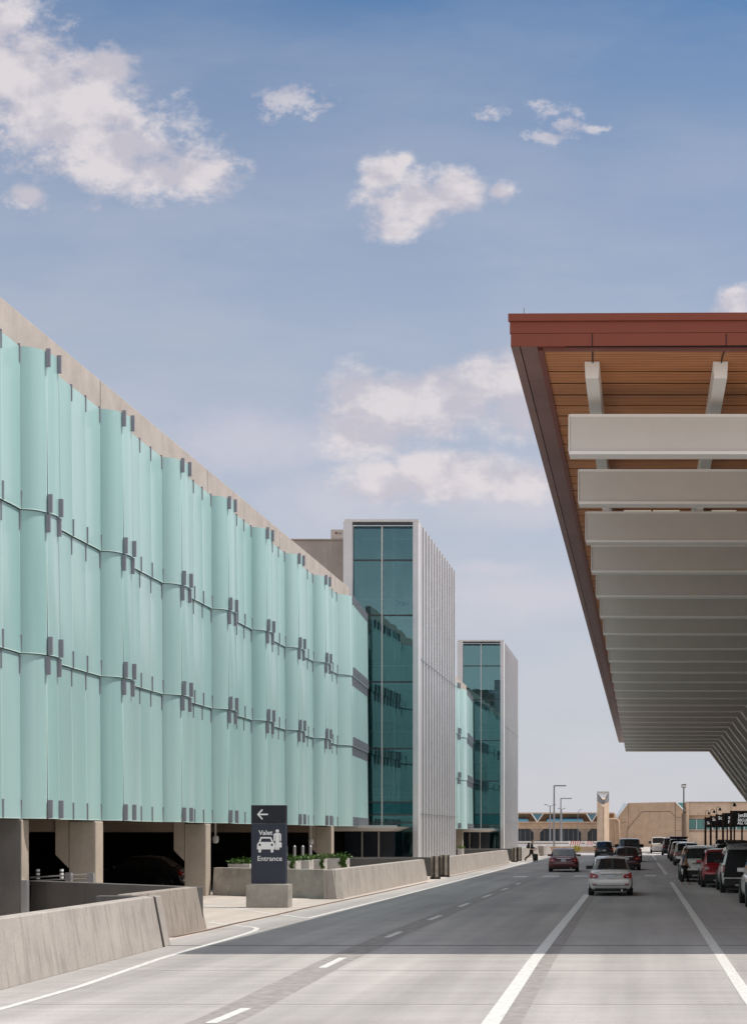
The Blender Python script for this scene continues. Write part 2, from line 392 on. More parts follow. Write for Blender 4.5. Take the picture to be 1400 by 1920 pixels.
# right kerb and terminal sidewalk
mb = MB(); mb.box(5.9, 30, -20, 196, 0, .15); struct(mb.build('sidewalk', 'walk', bevel=.02))

# ------------------------------------------------------------------ barrier walls
BH = 1.07
def wall_run(mb, pts, th=.34, batter=.16, h=BH, z0=.0, side=1, endlean=0.0):
    """battered wall along base points (outer face on +side of travel)"""
    pts = [Vector((p[0], p[1])) for p in pts]; n = len(pts)
    nor = []
    for i in range(n):
        t = (pts[min(i+1,n-1)]-pts[max(i-1,0)]).normalized(); nor.append(Vector((t.y, -t.x))*side)
    tdir = (pts[-1]-pts[-2]).normalized()
    def top(p, i, d):
        q = p-nor[i]*d
        if i == n-1: q = q-tdir*endlean
        return (q.x, q.y, z0+h)
    for i in range(n-1):
        lo = [(*pts[i],z0),(*pts[i+1],z0),(*(pts[i+1]-nor[i+1]*(th+batter)),z0),(*(pts[i]-nor[i]*(th+batter)),z0)]
        hi = [top(pts[i],i,batter), top(pts[i+1],i+1,batter), top(pts[i+1],i+1,batter+th), top(pts[i],i,batter+th)]
        mb.hexa(lo, hi)
bar_g = 'sloped concrete barrier walls along the kerb'
def barrier(label, runs, loc, joints=()):
    t = thing('barrier_wall', label, 'barrier wall', (loc[0], loc[1], 0), group=bar_g)
    for nm, pts, kw in runs:
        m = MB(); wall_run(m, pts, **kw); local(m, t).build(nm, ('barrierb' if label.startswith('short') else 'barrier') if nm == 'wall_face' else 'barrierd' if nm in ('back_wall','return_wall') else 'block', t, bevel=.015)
    if joints:
        for (x, y) in joints:
            m = MB(); m.hexa([(x+.006,y-.03,0),(x+.006,y+.03,0),(x-.02,y+.03,0),(x-.02,y-.03,0)],
                   [(x+.006-.16,y-.03,BH),(x+.006-.16,y+.03,BH),(x-.02-.16,y+.03,BH),(x-.02-.16,y-.03,BH)])
            local(m, t).build('wall_joint', 'joint', t)
    return t
e1 = G(320,1773)
t = barrier('long pale streaked concrete barrier nearest the camera, at the left foreground', [
    ('wall_face', [(-9.35,8),(-9.81,24.4),(e1[0],e1[1])], dict(endlean=.18)),
    ('return_wall', [(e1[0]-.36,e1[1]-.02),(e1[0]-1.5,e1[1]-.02)], dict(side=1, batter=.03, th=.26))], (e1[0], e1[1]))
m = MB(); m.hexa([(e1[0]+.05,e1[1]-.62,0),(e1[0]+.05,e1[1]-.56,0),(e1[0]-.1,e1[1]-.56,0),(e1[0]-.1,e1[1]-.62,0)],
                 [(e1[0]+.05-.16,e1[1]-.77,BH+.004),(e1[0]+.05-.16,e1[1]-.71,BH+.004),(e1[0]-.26,e1[1]-.71,BH+.004),(e1[0]-.26,e1[1]-.77,BH+.004)])
local(m, t).build('edge_groove', 'joint', t)
e2 = G(388,1743)
barrier('short dark-stained concrete barrier with a slanted end, left of the valet driveway', [
    ('wall_face', [(e2[0]-.02,34.75),(e2[0],e2[1])], dict(endlean=.22)),
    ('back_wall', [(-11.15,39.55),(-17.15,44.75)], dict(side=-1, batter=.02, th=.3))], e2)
c3 = G(632,1687); b3 = G(398,1679); e3 = G(802,1651)
barrier('concrete barrier behind the valet sign, with planters standing behind it', [
    ('wall_face', [(c3[0],c3[1]),(e3[0],e3[1])], dict(endlean=.3)),
    ('front_wall', [(b3[0],b3[1]),(c3[0]-.02,c3[1]+.03)], dict(side=1, batter=.06, th=.3, endlean=.165)),
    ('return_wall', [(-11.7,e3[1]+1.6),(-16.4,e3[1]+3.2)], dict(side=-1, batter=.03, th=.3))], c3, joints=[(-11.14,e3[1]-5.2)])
s4 = G(838.6,1643.6); e4 = G(955.4,1619)
barrier('concrete barrier between the two pairs of steel bollards, beside the nearer stair tower', [
    ('wall_face', [s4, e4], dict(endlean=.45)),
    ('return_wall', [(-16.2,s4[1]-.6),(s4[0]-.03,s4[1]-.1)], dict(side=1, batter=.03, th=.3)),
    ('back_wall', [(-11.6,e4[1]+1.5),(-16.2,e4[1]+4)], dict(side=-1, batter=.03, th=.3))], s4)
s5 = G(975,1614.6); e5 = G(1011,1606)
barrier('far concrete barrier the walking traveller passes, beside the farther stair tower', [
    ('wall_face', [s5, e5], dict(endlean=.5)),
    ('return_wall', [(-16.2,s5[1]-.6),(s5[0]-.03,s5[1]-.1)], dict(side=1, batter=.03, th=.3))], s5)
# end block with curved top beyond
t = thing('barrier_wall', 'pale farthest barrier block with a rounded top and a dark inset panel', 'barrier wall', (-10.6, 176, 0), group=bar_g)
m = MB(); prof = [(0,0),(0,1.05),(4,1.12),(6.5,1.05),(9,.8),(11.5,.35),(12.5,0)]
m.prism([(-10.5, 171+y, z) for y, z in prof], (-.5,0,0)); m.box(-11.9,-10.51,168.5,170.9,0,1.07); local(m, t).build('wall_face', 'barrier', t)
m = MB(); m.box(-11.4,-10.65,168.44,168.49,.1,.95); local(m, t).build('inset_panel', 'steel', t)

# steel bollards
bol_g = 'weathered steel bollards at the barrier gaps'
for i, (px, py, lab) in enumerate([(815.5,1649,'nearest weathered steel bollard, just past the end of the barrier by the planters'),
                     (833,1645,'weathered steel bollard against the start of the middle barrier, by the nearer stair tower'),
                     (964,1617,'distant weathered steel bollard just past the end of the middle barrier'),
                     (971.5,1615,'distant weathered steel bollard against the start of the far barrier, left of the traveller')]):
    x, y = G(px, py)
    t = thing('steel_bollard', lab, 'bollard', (x, y, 0), R(38), group=bol_g)
    m = MB(); m.box(-.17,.17,-.17,-.14,.1,1.22); m.box(-.17,.17,.14,.17,.1,1.22); m.box(-.03,.03,-.139,.139,.1,1.22); m.build('post', 'steel', t, bevel=.006)
    m = MB(); m.box(-.19,-.12,-.2,-.172,.1,1.2); m.box(.12,.19,-.2,-.172,.1,1.2); m.build('side_plate', 'black', t)
    m = MB(); m.box(-.2,.2,-.21,.2,0,.1); m.build('base', 'black', t)

# ------------------------------------------------------------------ parking garage
XF = -16.9
ZR = [H+13.2, H+8.77, H+4.87, H+.40]       # top, two joints, bottom
gar = thing('parking_garage', 'long multi-storey garage clad in wavy pale green glass panels under a concrete parapet', 'garage', (-17.2, 60, 0))
def wave_pts(y0):
    return [(y0,0),(y0+.50,.56),(y0+1.12,.63),(y0+2.15,.2),(y0+2.8,.02),(y0+3.95,0),(y0+5.15,0)]
pts = []
for k in range(-1, 7): pts += [(y, o, j) for j, (y, o) in enumerate(wave_pts(43.3+6.39*k))]
n_last = 10
tail = [(88.03,0,0)] + [(89.55+i*.86, .60-.055*i, 1) for i in range(n_last)]
seg1 = pts + tail
seg2 = []
for k in range(0, 6): seg2 += [(y, o, j) for j, (y, o) in enumerate(wave_pts(118.6+5.4*k)) if y < 144.5]
seg2 += [(145.2,0,0)] + [(147.9+i*1.02, .60-.055*i, 1) for i in range(10)]
TH = .012
def panel_mb(mb, a, b, z0, z1):
    """one glass panel: bowed in plan where the screen swells, pale polished edges all round"""
    p, q = Vector((XF+a[1], a[0])), Vector((XF+b[1], b[0]))
    d = (q-p); ln = d.length; d /= ln; nrm = Vector((d.y, -d.x))
    bow = {0:.17, 1:.05, 2:.05}.get(a[2], .014)*ln*(1 if ln < 2 else .5)
    g = .004; g0 = -.014 if a[2] == 1 else g; lean = .055; ew = min(.02, ln*.05)
    ts = [0, ew/ln, .18, .36, .54, .72, .88, 1-ew/ln, 1]
    rows = ((z0, lean), (z0+.03, lean), (z1-.02, 0), (z1, 0))
    def pt(t, z, k, off):
        w = p+d*(g0+(ln-g-g0)*t)+nrm*(k+off+bow*4*t*(1-t)); return (w.x, w.y, z)
    n = len(ts)
    vs = [pt(t, z, k, TH) for z, k in rows for t in ts]
    fs = [(r*n+i, r*n+i+1, (r+1)*n+i+1, (r+1)*n+i) for r in range(3) for i in range(n-1)]
    mi = [1 if (i in (0, n-2) or r == 0) else 0 for r in range(3) for i in range(n-1)]
    for f, m_ in zip(fs, mi): pass
    o = len(mb.v); mb.v += vs
    for f, m_ in zip(fs, mi): mb.f.append([x+o for x in f]); mb.m.append(m_)
    bk = [pt(t, z, k, 0) for z, k in (rows[0], rows[3]) for t in ts]; o2 = len(mb.v); mb.v += bk
    for i in range(n-1): mb.f.append([o2+i+1, o2+i, o2+n+i, o2+n+i+1]); mb.m.append(0)
    for i in range(n-1):
        mb.f.append([o+i+1, o+i, o2+i, o2+i+1]); mb.m.append(1)
        mb.f.append([o+3*n+i, o+3*n+i+1, o2+n+i+1, o2+n+i]); mb.m.append(1)
    mb.f.append([o, o+n, o+2*n, o+3*n, o2+n, o2]); mb.m.append(1)
    mb.f.append([o+n-1, o2+n-1, o2+2*n-1, o+4*n-1, o+3*n-1, o+2*n-1]); mb.m.append(1)
def clip_mb(mb, a, z, up, wide):
    x, y = XF+a[1], a[0]
    w = .13 if wide else .05; d = .07 if wide else .04; hh = .50
    z0, z1 = (z+.012, z+.012+hh) if up else (z-.03-hh, z-.03)
    sh = .055 if up else 0
    mb.box(x-.02+sh+(.03 if wide else .0), x+w+sh, y-d, y, z0, z1)
panels = []
for seg in (seg1, seg2):
    for i in range(len(seg)-1):
        for r in range(3): panels.append((seg[i], seg[i+1], r))
order = sorted([p for p in panels if p[0][0] > 40], key=lambda p: (p[0][0], p[2]))
rest = MB(); crest = MB(); ncl = 0
for idx, (a, b, r) in enumerate(order):
    z1 = ZR[r]-(.0 if r == 0 else .008); z0 = ZR[r+1]+(.008 if r < 2 else 0)
    wide = a[2] in (1, 2)
    if idx < 98:
        m = MB(); panel_mb(m, a, b, z0, z1); o = local(m, gar).build('glass_panel', ['fritt','rail_edge'], gar, smooth=True)
        if idx < 49:
            for up, z in ((True, ZR[r+1]), (False, ZR[r]+(.10 if r == 0 else 0))):
                m = MB(); clip_mb(m, a, z, up, wide); local(m, gar).build('clip', 'clip', o, bevel=.008)
        else:
            clip_mb(crest, a, ZR[r+1], True, wide); clip_mb(crest, a, ZR[r]+(.10 if r == 0 else 0), False, wide)
    else:
        panel_mb(rest, a, b, z0, z1)
        clip_mb(crest, a, ZR[r+1], True, wide); clip_mb(crest, a, ZR[r]+(.10 if r == 0 else 0), False, wide)
tag(local(rest, gar).build('glass_panel', ['fritt','rail_edge'], gar, smooth=True), 'distant pale green glass panels towards the stair towers', None, kind='stuff')
tag(local(crest, gar).build('clip', 'clip', gar), 'small grey clips of the distant glass panels', None, kind='stuff')
# slabs behind the glass
for z in (ZR[1], ZR[2]):
    m = MB(); m.box(-46, XF-.18, 30, 97.6, z-.35, z+.35); local(m, gar).build('floor_slab', 'brownbeam', gar)
m = MB(); m.box(-60, XF-.3, 20, 97.4, ZR[3]+.25, ZR[3]+.6); m.box(-60, XF-.3, 118.6, 157, ZR[3]+.25, ZR[3]+.6); local(m, gar).build('floor_slab', 'brownbeam', gar)
m = MB(); m.box(XF-.75, XF-.45, 20, 97.4, ZR[3]+.6, ZR[0]-.6); m.box(XF-.75, XF-.45, 118.6, 157, ZR[3]+.6, ZR[0]-.6); local(m, gar).build('back_wall', 'inwall', gar)
# parapet in lengths, dark joints between
ZP = 16.85; XP = -17.3
cuts = [20, 38.4, 51.0, 63.6, 76.2, 88.7, 94.2]
for a, b in zip(cuts[:-1], cuts[1:]):
    m = MB(); m.box(XP-.35, XP, a+.03, b-.03, ZR[0]-1.3, ZP); local(m, gar).build('parapet_panel', 'parapet', gar, bevel=.012)
m = MB(); m.box(XP-.35, XP, 118.6, 156.5, ZR[0]-1.3, ZP); local(m, gar).build('parapet_panel', 'parapet', gar)
m = MB(); m.box(XP-.30, XP-.08, 20, 94.1, ZR[0]-1.3, ZP-.1); local(m, gar).build('parapet_backing', 'joint', gar)
m = MB(); m.box(-60, XP-.36, 20, 157, ZP-1.3, ZP-1.0); local(m, gar).build('roof_deck', 'parapet', gar)
# columns with haunches and cross beams
for yf in (43.7, 49.7, 62.05, 74.4, 86.75):
    m = MB(); m.box(-17.6, -16.77, yf-(.5 if yf < 45 else .68), yf, 0, ZR[3]-.03); local(m, gar).build('column', 'col', gar, bevel=.03)
    if yf < 45:
        m = MB(); m.box(-17.58,-16.80,yf-.512,yf-.503,0,ZR[3]-.05); local(m, gar).build('column_shade_face','cold',gar)  # added thin sheet whose dark colour paints shade on the leftmost column's front
    m = MB(); m.prism([(-17.61,yf-.7,ZR[3]+.2),(-17.61,yf-.7,1.35),(-18.0,yf-.7,1.75),(-18.0,yf-.7,ZR[3]+.2)], (0,.5,0)); local(m, gar).build('corbel', 'col', gar)
    m = MB(); m.box(-42, -17.62, yf-.6, yf-.1, 2.45, ZR[3]+.24); local(m, gar).build('cross_beam', 'brownbeam', gar)
for yf in (124, 136.5, 149):
    m = MB(); m.box(-17.6, -16.77, yf-(.5 if yf < 45 else .68), yf, 0, ZR[3]-.03); local(m, gar).build('column', 'col', gar, bevel=.03)
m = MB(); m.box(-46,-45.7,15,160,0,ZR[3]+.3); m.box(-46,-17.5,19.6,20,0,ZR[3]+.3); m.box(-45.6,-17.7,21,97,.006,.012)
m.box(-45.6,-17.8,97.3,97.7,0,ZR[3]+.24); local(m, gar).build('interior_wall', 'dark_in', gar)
for (px, py, Y) in [(138,1558,51.5),(404,1574,66),(583,1578,84)]:      # white camera / light fittings under the deck
    c = P(px, py, Y); m = MB(); m.lathe([(.03,.14),(.11,.13),(.14,.02),(.12,-.12),(.05,-.17)], c, n=12); m.box(c.x-.03,c.x+.03,c.y-.03,c.y+.03,c.z+.13,ZR[3]+.25)
    local(m, gar).build('light_fitting', 'whitewall', gar, smooth=True)
# penthouse + AC unit on the roof
t = thing('roof_penthouse', 'brown concrete lift housing rising behind the parapet, left of the nearer stair tower', 'penthouse', (-22, 102, 15.8))
m = MB(); m.box(-34, -18.32, 99, 112, 15.6, 20.55); local(m, t).build('wall', 'pent', t, bevel=.02)
m = MB(); m.box(-34.1, -18.3, 98.9, 112.1, 20.552, 20.62); local(m, t).build('coping', 'pent', t)
m = MB(); m.box(-19.9,-18.35,98.93,98.99,16.9,17.5); local(m, t).build('window', 'tealglass', t)
t = thing('air_conditioner', 'cream air conditioning unit with a red dot logo on top of the lift housing', 'air conditioner', (-18.7, 99.3, 20.62))
m = MB(); m.box(-19.33,-18.32,98.95,99.7,20.63,21.22); local(m, t).build('casing', 'parapet', t, bevel=.02)
m = MB(); m.lathe([(.075,0),(.075,.008)], (-18.99, 98.925, 20.98), 'y', 14); local(m, t).build('logo', 'redtrim', t)
text_mesh('logo_lettering', 'LG', .16, 'joint', t, Vector((-18.87,98.93,20.92))-t.location, FACE)

# ------------------------------------------------------------------ stair towers
def tower(y0, y1, label, stair, ztop, pane):
    XL, XR = -18.3, -13.72
    t = thing('stair_tower', label, 'stair tower', (-16, y0, 0))
    gx0, gx1 = -17.72, -14.08
    L = lambda m: local(m, t)
    m = MB(); m.box(XL, gx0-.02, y0-.35, y0+1.0, 0, ztop-.1); L(m).build('corner_panel', 'claddingw', t, bevel=.02)
    m = MB(); m.box(gx1+.02, XR, y0-.35, y0+.62, 0, ztop); L(m).build('corner_panel', 'claddingw', t, bevel=.02)
    m = MB(); m.box(XL+.1, XR+.02, y0-.36, y0-.1, ztop-.14, ztop+.02); L(m).build('head_trim', 'mull', t)
    m = MB(); m.box(gx0-.3, gx1+.3, y0-.3, y0-.05, ztop-.30, ztop-.16); L(m).build('head_gap', 'mulld', t)
    # right wall with projecting fins
    m = MB(); m.box(XR-.32, XR-.24, y0+.63, y1, 0, ztop-.02); L(m).build('side_wall', 'cladding', t)
    n = 14; pit = (y1-y0-.8)/n
    for i in range(n):
        y = y0+.8+pit*i
        m = MB(); m.hexa([(XR-.24,y,0),(XR-.02,y,0),(XR,y+.10,0),(XR-.10,y+pit*.97,0)], [(XR-.24,y,ztop),(XR-.02,y,ztop),(XR,y+.10,ztop),(XR-.10,y+pit*.97,ztop)])
        L(m).build('fin', 'cladding', t)
    for z in (3.6, ztop*.61):
        m = MB(); m.box(XR-.02, XR+.006, y0+.63, y1, z, z+.03); L(m).build('panel_seam', 'polegrey', t)
    # back and left closing walls, roof
    m = MB(); m.box(XL, XL+.15, y0+1.02, y1, 0, ztop-.2); m.box(XL+.16, XR-.33, y1-.2, y1-.05, 0, ztop-.2); L(m).build('rear_wall', 'cladding', t)
    m = MB(); m.box(XL+.16, XR-.34, y0, y1-.21, ztop-.5, ztop-.32); L(m).build('roof', 'inwall', t)
    # glazing: two bays of panes with dark transoms and pale centre mullion
    zs = [.9, 3.05, 4.3] + pane + [ztop-.32]
    cx = (gx0+gx1)/2-.08
    for a, b in ((gx0, cx-.035), (cx+.035, gx1)):
        for z0, z1 in zip(zs[:-1], zs[1:]):
            m = MB(); m.quad((a,y0,z0+.03),(b,y0,z0+.03),(b,y0,z1-.03),(a,y0,z1-.03)); L(m).build('window_pane', 'tglass', t, recalc=False)
    for z in zs[:-1]:
        m = MB(); m.box(gx0, gx1, y0-.03, y0+.05, z-.05, z+.05); L(m).build('transom', 'mulld', t)
    m = MB(); m.box(cx-.035, cx+.035, y0-.09, y0-.031, .4, ztop-.3); L(m).build('mullion', 'mull', t)
    m = MB(); m.box(gx0, gx1, y0-.04, y0+.06, 0, .86); L(m).build('base_panel', 'mulld', t)
    # stair inside: landings, flights, back wall
    m = MB(); m.box(XL+.2, XR-.4, y0+7, y0+7.2, 0, ztop-.5); L(m).build('inner_wall', 'inwall', t)
    for k, z in enumerate(pane[:-1] if len(pane) > 4 else pane):
        m = MB(); m.box(XL+.2, XR-.4, y0+1.0, y0+2.2, z-.15, z+.15); m.box(XL+.2, XR-.4, y0+5.6, y0+6.9, z-.15+1.9, z+.1+1.9); L(m).build('landing', 'inslab', t)
        m = MB(); m.hexa([(gx0+.2,y0+2.2,z-.2),(cx-.2,y0+2.2,z-.2),(cx-.2,y0+5.6,z+1.6),(gx0+.2,y0+5.6,z+1.6)], [(gx0+.2,y0+2.2,z+.1),(cx-.2,y0+2.2,z+.1),(cx-.2,y0+5.6,z+1.9),(gx0+.2,y0+5.6,z+1.9)])
        m.hexa([(cx+.2,y0+2.2,z+3.5),(gx1-.2,y0+2.2,z+3.5),(gx1-.2,y0+5.6,z+1.6),(cx+.2,y0+5.6,z+1.6)], [(cx+.2,y0+2.2,z+3.8),(gx1-.2,y0+2.2,z+3.8),(gx1-.2,y0+5.6,z+1.9),(cx+.2,y0+5.6,z+1.9)])
        L(m).build('stair_flight', 'inslab', t)
        m = MB(); m.tube([(gx0+.1,y0+1.05,z+1.1),(gx1-.1,y0+1.05,z+1.1)], .03, 6); L(m).build('handrail', 'mull', t)
    for x in (cx-1.2, cx+1.0):
        m = MB(); m.box(x-.6, x+.6, y0+2.9, y0+3.05, ztop-.62, ztop-.55); L(m).build('ceiling_light', 'white', t)
    m = MB(); m.box(cx+.5, cx+.62, y0+.9, y0+1.02, .5, ztop-.6); L(m).build('inner_post', 'inslab', t)
    zt = pane[-2]+.62 if len(pane) > 4 else pane[-1]-2
    text_mesh('stair_lettering', stair, .5, 'skyglass', t, Vector((cx+.78, y0-.012, zt))-t.location, FACE, ext=.002)
    return t
tower(97.9, 117.8, 'nearer grey finned stair tower with tall teal glass front', 'Stair 2', 21.55, [P(0,y,97.9).z for y in (1528,1404,1279,1154,1050.5)])
tower(157.5, 176.4, 'farther grey finned stair tower with teal glass front, half hidden behind the nearer one', 'Stair 3', 21.4, [P(0,y,157.5).z for y in (1547,1465,1389,1312,1249)])
# entry canopies between garage and towers
for y0, lab in ((92.0, 'flat metal entry canopy at the foot of the nearer stair tower'), (151.5, 'flat metal entry canopy at the foot of the farther stair tower')):
    t = thing('entry_canopy', lab, 'entry canopy', (-16, y0+2, 2.6))
    yb = y0+5.8
    m = MB(); m.hexa([(-18.0,y0,2.52),(-14.95,y0,2.52),(-14.95,yb,2.52),(-18.0,yb,2.52)], [(-18.1,y0-.4,2.78),(-14.2,y0-.4,2.78),(-14.2,yb,2.78),(-18.1,yb,2.78)])
    local(m, t).build('canopy_deck', 'canopysteel', t)
    m = MB(); m.box(-18.1,-14.1,y0-.46,y0-.41,2.70,2.86); local(m, t).build('gutter', 'mull', t)
    m = MB()
    for x in (-17.9,): m.box(x-.05,x+.05,y0+.1,y0+.2,0,2.52)
    local(m, t).build('post', 'mull', t)
    m = MB()
    m.box(-17.95,-17.9+2.95,yb-1.6,yb-1.55,0,2.5); local(m, t).build('lobby_glass', 'dkglass', t)
    for x in (-16.9, -15.9):
        m = MB(); m.box(x-.04,x+.04,yb-1.68,yb-1.61,0,2.5); local(m, t).build('door_post', 'mull', t)

# ------------------------------------------------------------------ railing, posts near the first bay
t = thing('guard_rail', 'galvanised three-bar guard rail in front of the first garage bay', 'guard rail', (-17, 47.5, 0))
for px in (129, 171):
    c = P(px, 1637, 47.5); m = MB(); m.box(c.x-.09,c.x+.09,47.42,47.58,0,c.z); local(m, t).build('post', 'galv', t)
for dy in (0, 7, 14):
    a, b = P(57, 1646+dy*.9, 47.5), P(170, 1637+2+dy, 47.5); m = MB(); m.tube([a, b], .025, 6); local(m, t).build('rail', 'galv', t)
for i, (px, lab) in enumerate([(71, 'white banded delineator post left of the guard rail post'), (115.5, 'white banded delineator post behind the middle of the guard rail')]):
    c = P(px, 1652, 48.2); t = thing('delineator_post', lab, 'delineator post', (c.x, 48.2, 0), group='delineator posts in the garage')
    m = MB(); m.tube([(0,0,0),(0,0,H-(1630-HY)*48.2/F)], .05, 8); m.build('post', 'black', t)
    for y in (1632, 1639, 1646):
        z = H-(y-HY)*48.2/F; m = MB(); m.tube([(0,0,z-.04),(0,0,z+.03)], .058, 10); m.build('reflective_band', 'white', t)
c = P(48, 1652, 43.4)
m = MB(); m.box(c.x-.09, c.x+.1, 43.2, 43.4, 0, c.z+.02); tag(m.build('corner_post', 'galv'), 'grey metal post at the foot of the leftmost garage column', 'post')

# ------------------------------------------------------------------ valet sign
sx, sy = G(500.5, 1703)
t = thing('valet_sign', 'tall navy valet entrance sign on a concrete plinth beside the driveway', 'sign', (sx, sy, 0))
k = sy/F
m = MB(); m.box(-39.5*k, 39.5*k, 0, .62, 0, 44*k); m.build('plinth', 'block', t, bevel=.012)
zb, zt = 45*k, 193*k; zm = zt-35*k
m = MB(); m.box(-32*k, 32*k, .16, .46, zb, zm); m.build('panel', 'navy', t, bevel=.006)
m = MB(); m.box(-32*k, 32*k, .16, .46, zm+.004, zt); m.build('arrow_panel', 'navyd', t, bevel=.006)
def g2(px, py): return ((px-500.5)*k, H-(py-HY)*k)      # sign face coordinates
yf = .153
def flat(pts): 
    m = MB(); m.prism([(x, yf, z) for x, z in pts], (0,-.004,0)); return m
def stroke(m, a, b, w, n=6):
    a, b = Vector(a), Vector(b); d = (b-a).normalized(); nn = Vector((-d.y, d.x)); pts = []
    ang = math.atan2(nn.y, nn.x)
    for i in range(n+1): q = ang+math.pi*i/n; pts.append(a+Vector((math.cos(q), math.sin(q)))*w/2)
    for i in range(n+1): q = ang+math.pi+math.pi*i/n; pts.append(b+Vector((math.cos(q), math.sin(q)))*w/2)
    off = random.uniform(0, .0015)
    m.prism([(p.x, yf, p.y) for p in pts], (0,-.004-off,0))
def zc(x, y): return g2(440+x/8.35, 1490+y/8.35)         # from the enlarged view
m = MB()
stroke(m, zc(345,312), zc(493,312), 24/8.35*k); stroke(m, zc(345,312), zc(410,243), 22/8.35*k); stroke(m, zc(345,312), zc(410,381), 22/8.35*k)
m.build('arrow', 'white', t)
m = MB()
car_pts = [(332,785),(350,755),(364,745),(385,680),(400,668),(538,668),(552,680),(584,742),(605,755),(614,785),(612,862),(332,862)]
win_pts = [(385,742),(402,694),(410,690),(530,690),(538,694),(562,742)]
def disc(m, c, r, n=18, off=0.0): 
    c = zc(*c); m.prism([(c[0]+r*k/8.35*math.cos(2*math.pi*i/n), yf, c[1]+r*k/8.35*math.sin(2*math.pi*i/n)) for i in range(n)], (0,-.004-off,0))
m.prism([(*zc(*p),) [0:1]+(yf,)+(zc(*p)[1],) for p in [(332,785),(350,757),(366,745),(584,745),(605,757),(614,785),(612,862),(332,862)]], (0,-.004,0))
for a, b in (((372,750),(394,679)),((394,679),(545,679)),((545,679),(576,748))): stroke(m, zc(*a), zc(*b), 24/8.35*k)
for x in (375, 567): stroke(m, zc(x,850), zc(x,893), 42/8.35*k)
for x in (634, 668): stroke(m, zc(x,820), zc(x,856), 28/8.35*k)
disc(m, (650,574), 27)
m.prism([(zc(*p)[0], yf, zc(*p)[1]) for p in [(622,625),(680,625),(680,748),(718,752),(718,832),(616,832),(622,748)]], (0,-.0036,0))
stroke(m, zc(620,620), zc(684,620), 30/8.35*k); stroke(m, zc(603,630), zc(603,722), 24/8.35*k); stroke(m, zc(699,630), zc(699,722), 24/8.35*k)
m.build('pictogram', 'white', t)
m = MB(); disc(m, (375,791), 18, off=.003); disc(m, (566,791), 18, off=.003); m.build('pictogram_lamp', 'navyd', t)
a = zc(358,634); text_mesh('lettering', 'Valet', .215, 'white', t, (a[0], yf, a[1]), FACE, bold=.004)
a = zc(334,1042); text_mesh('lettering', 'Entrance', .225, 'white', t, (a[0], yf, a[1]), FACE, bold=.0015)

# ------------------------------------------------------------------ planters with trailing greenery
pl_g = 'concrete planters with green plants behind the barrier'
def leaf_cluster(mb, cx, cy, cz, rx, ry, rz, n, s):
    for i in range(n):
        a = random.uniform(0, 6.283); u = random.random()**.5; p = Vector((cx+rx*u*math.cos(a), cy+ry*u*math.sin(a), cz+random.uniform(0, rz)*(1-.5*u)))
        d = Vector((random.uniform(-1,1), random.uniform(-1,1), random.uniform(-.2,1))).normalized(); e = d.cross(Vector((random.random(),random.random(),random.random()))).normalized()
        q = s*random.uniform(.6,1.3)
        mb.poly([p, p+d*q*.5+e*q*.3, p+d*q, p+d*q*.5-e*q*.3])
def planter(x0, x1, y, topz, label, trail=()):
    t = thing('planter', label, 'planter', ((x0+x1)/2, y, 0), group=pl_g)
    m = MB(); m.box(x0, x1, y, y+1.0, 0, topz); local(m, t).build('box', 'planter', t, bevel=.02)
    m = MB(); m.box(x0+.06, x1-.06, y+.06, y+.94, topz, topz+.01); local(m, t).build('soil', 'soil', t)
    m = MB(); n = int((x1-x0)/.22)+1
    for i in range(n):
        leaf_cluster(m, x0+.1+(x1-x0-.2)*i/max(1,n-1), y+.4, topz, .26, .45, .28, 70, .10)
    o = local(m, t).build('plant', 'leaf', t, recalc=False)
    for tx in trail:
        m = MB(); m.tube([(tx,y-.02,topz+.02),(tx+.03,y-.06,topz-.1),(tx+.05,y-.04,topz-.5)], .012, 5)
        for j in range(150):
            q = random.random(); leaf_cluster(m, tx+.05*math.sin(q*9), y-.05, topz-.45*q, .05, .03, .05, 1, .10)
        local(m, t).build('vine', 'leaf', t, recalc=False)
specs = [(427,468,1620.5,66,'longest low planter with leafy plants left of the valet sign',()),
         (520,555,1615,68.5,'planter whose left end is hidden by the valet sign, with a trailing vine',(548,)),
         (559,579.5,1613.5,70,'narrow planter second to the right of the valet sign',()),
         (582,605,1612,71.5,'middle planter right of the valet sign, with a vine at its right edge',(604,)),
         (608,648,1610,73,'rightmost and tallest planter of the near group, with trailing vines',(640,646))]
for x0, x1, yt, Y, lab, tr in specs:
    a, b = P(x0,yt,Y), P(x1,yt,Y); planter(a.x, b.x, Y, a.z, lab, [P(q,yt,Y).x for q in tr])
a, b = P(857,1592,118), P(866,1592,118); planter(a.x, b.x, 118.2, a.z, 'far lone planter seen past the corner of the nearer stair tower', [])

for px, lab in ((536.5,'leftmost pale pipe bollard right of the valet sign'),(552,'second pale pipe bollard right of the valet sign'),(567.5,'third pale pipe bollard right of the valet sign'),(582,'rightmost pale pipe bollard, below the white light fitting')):
    c = P(px, 1588, 77); t = thing('pipe_bollard', lab, 'bollard', (c.x, 77, 0), group='pipe bollards in the garage opening')
    m = MB(); m.tube([(0,0,0),(0,0,c.z)], .075, 12); m.build('post', 'galv', t, smooth=True)
    m = MB(); m.lathe([(.076,-.02),(.06,.03),(.02,.06)], (0,0,c.z), n=12); m.build('cap', 'galv', t, smooth=True)

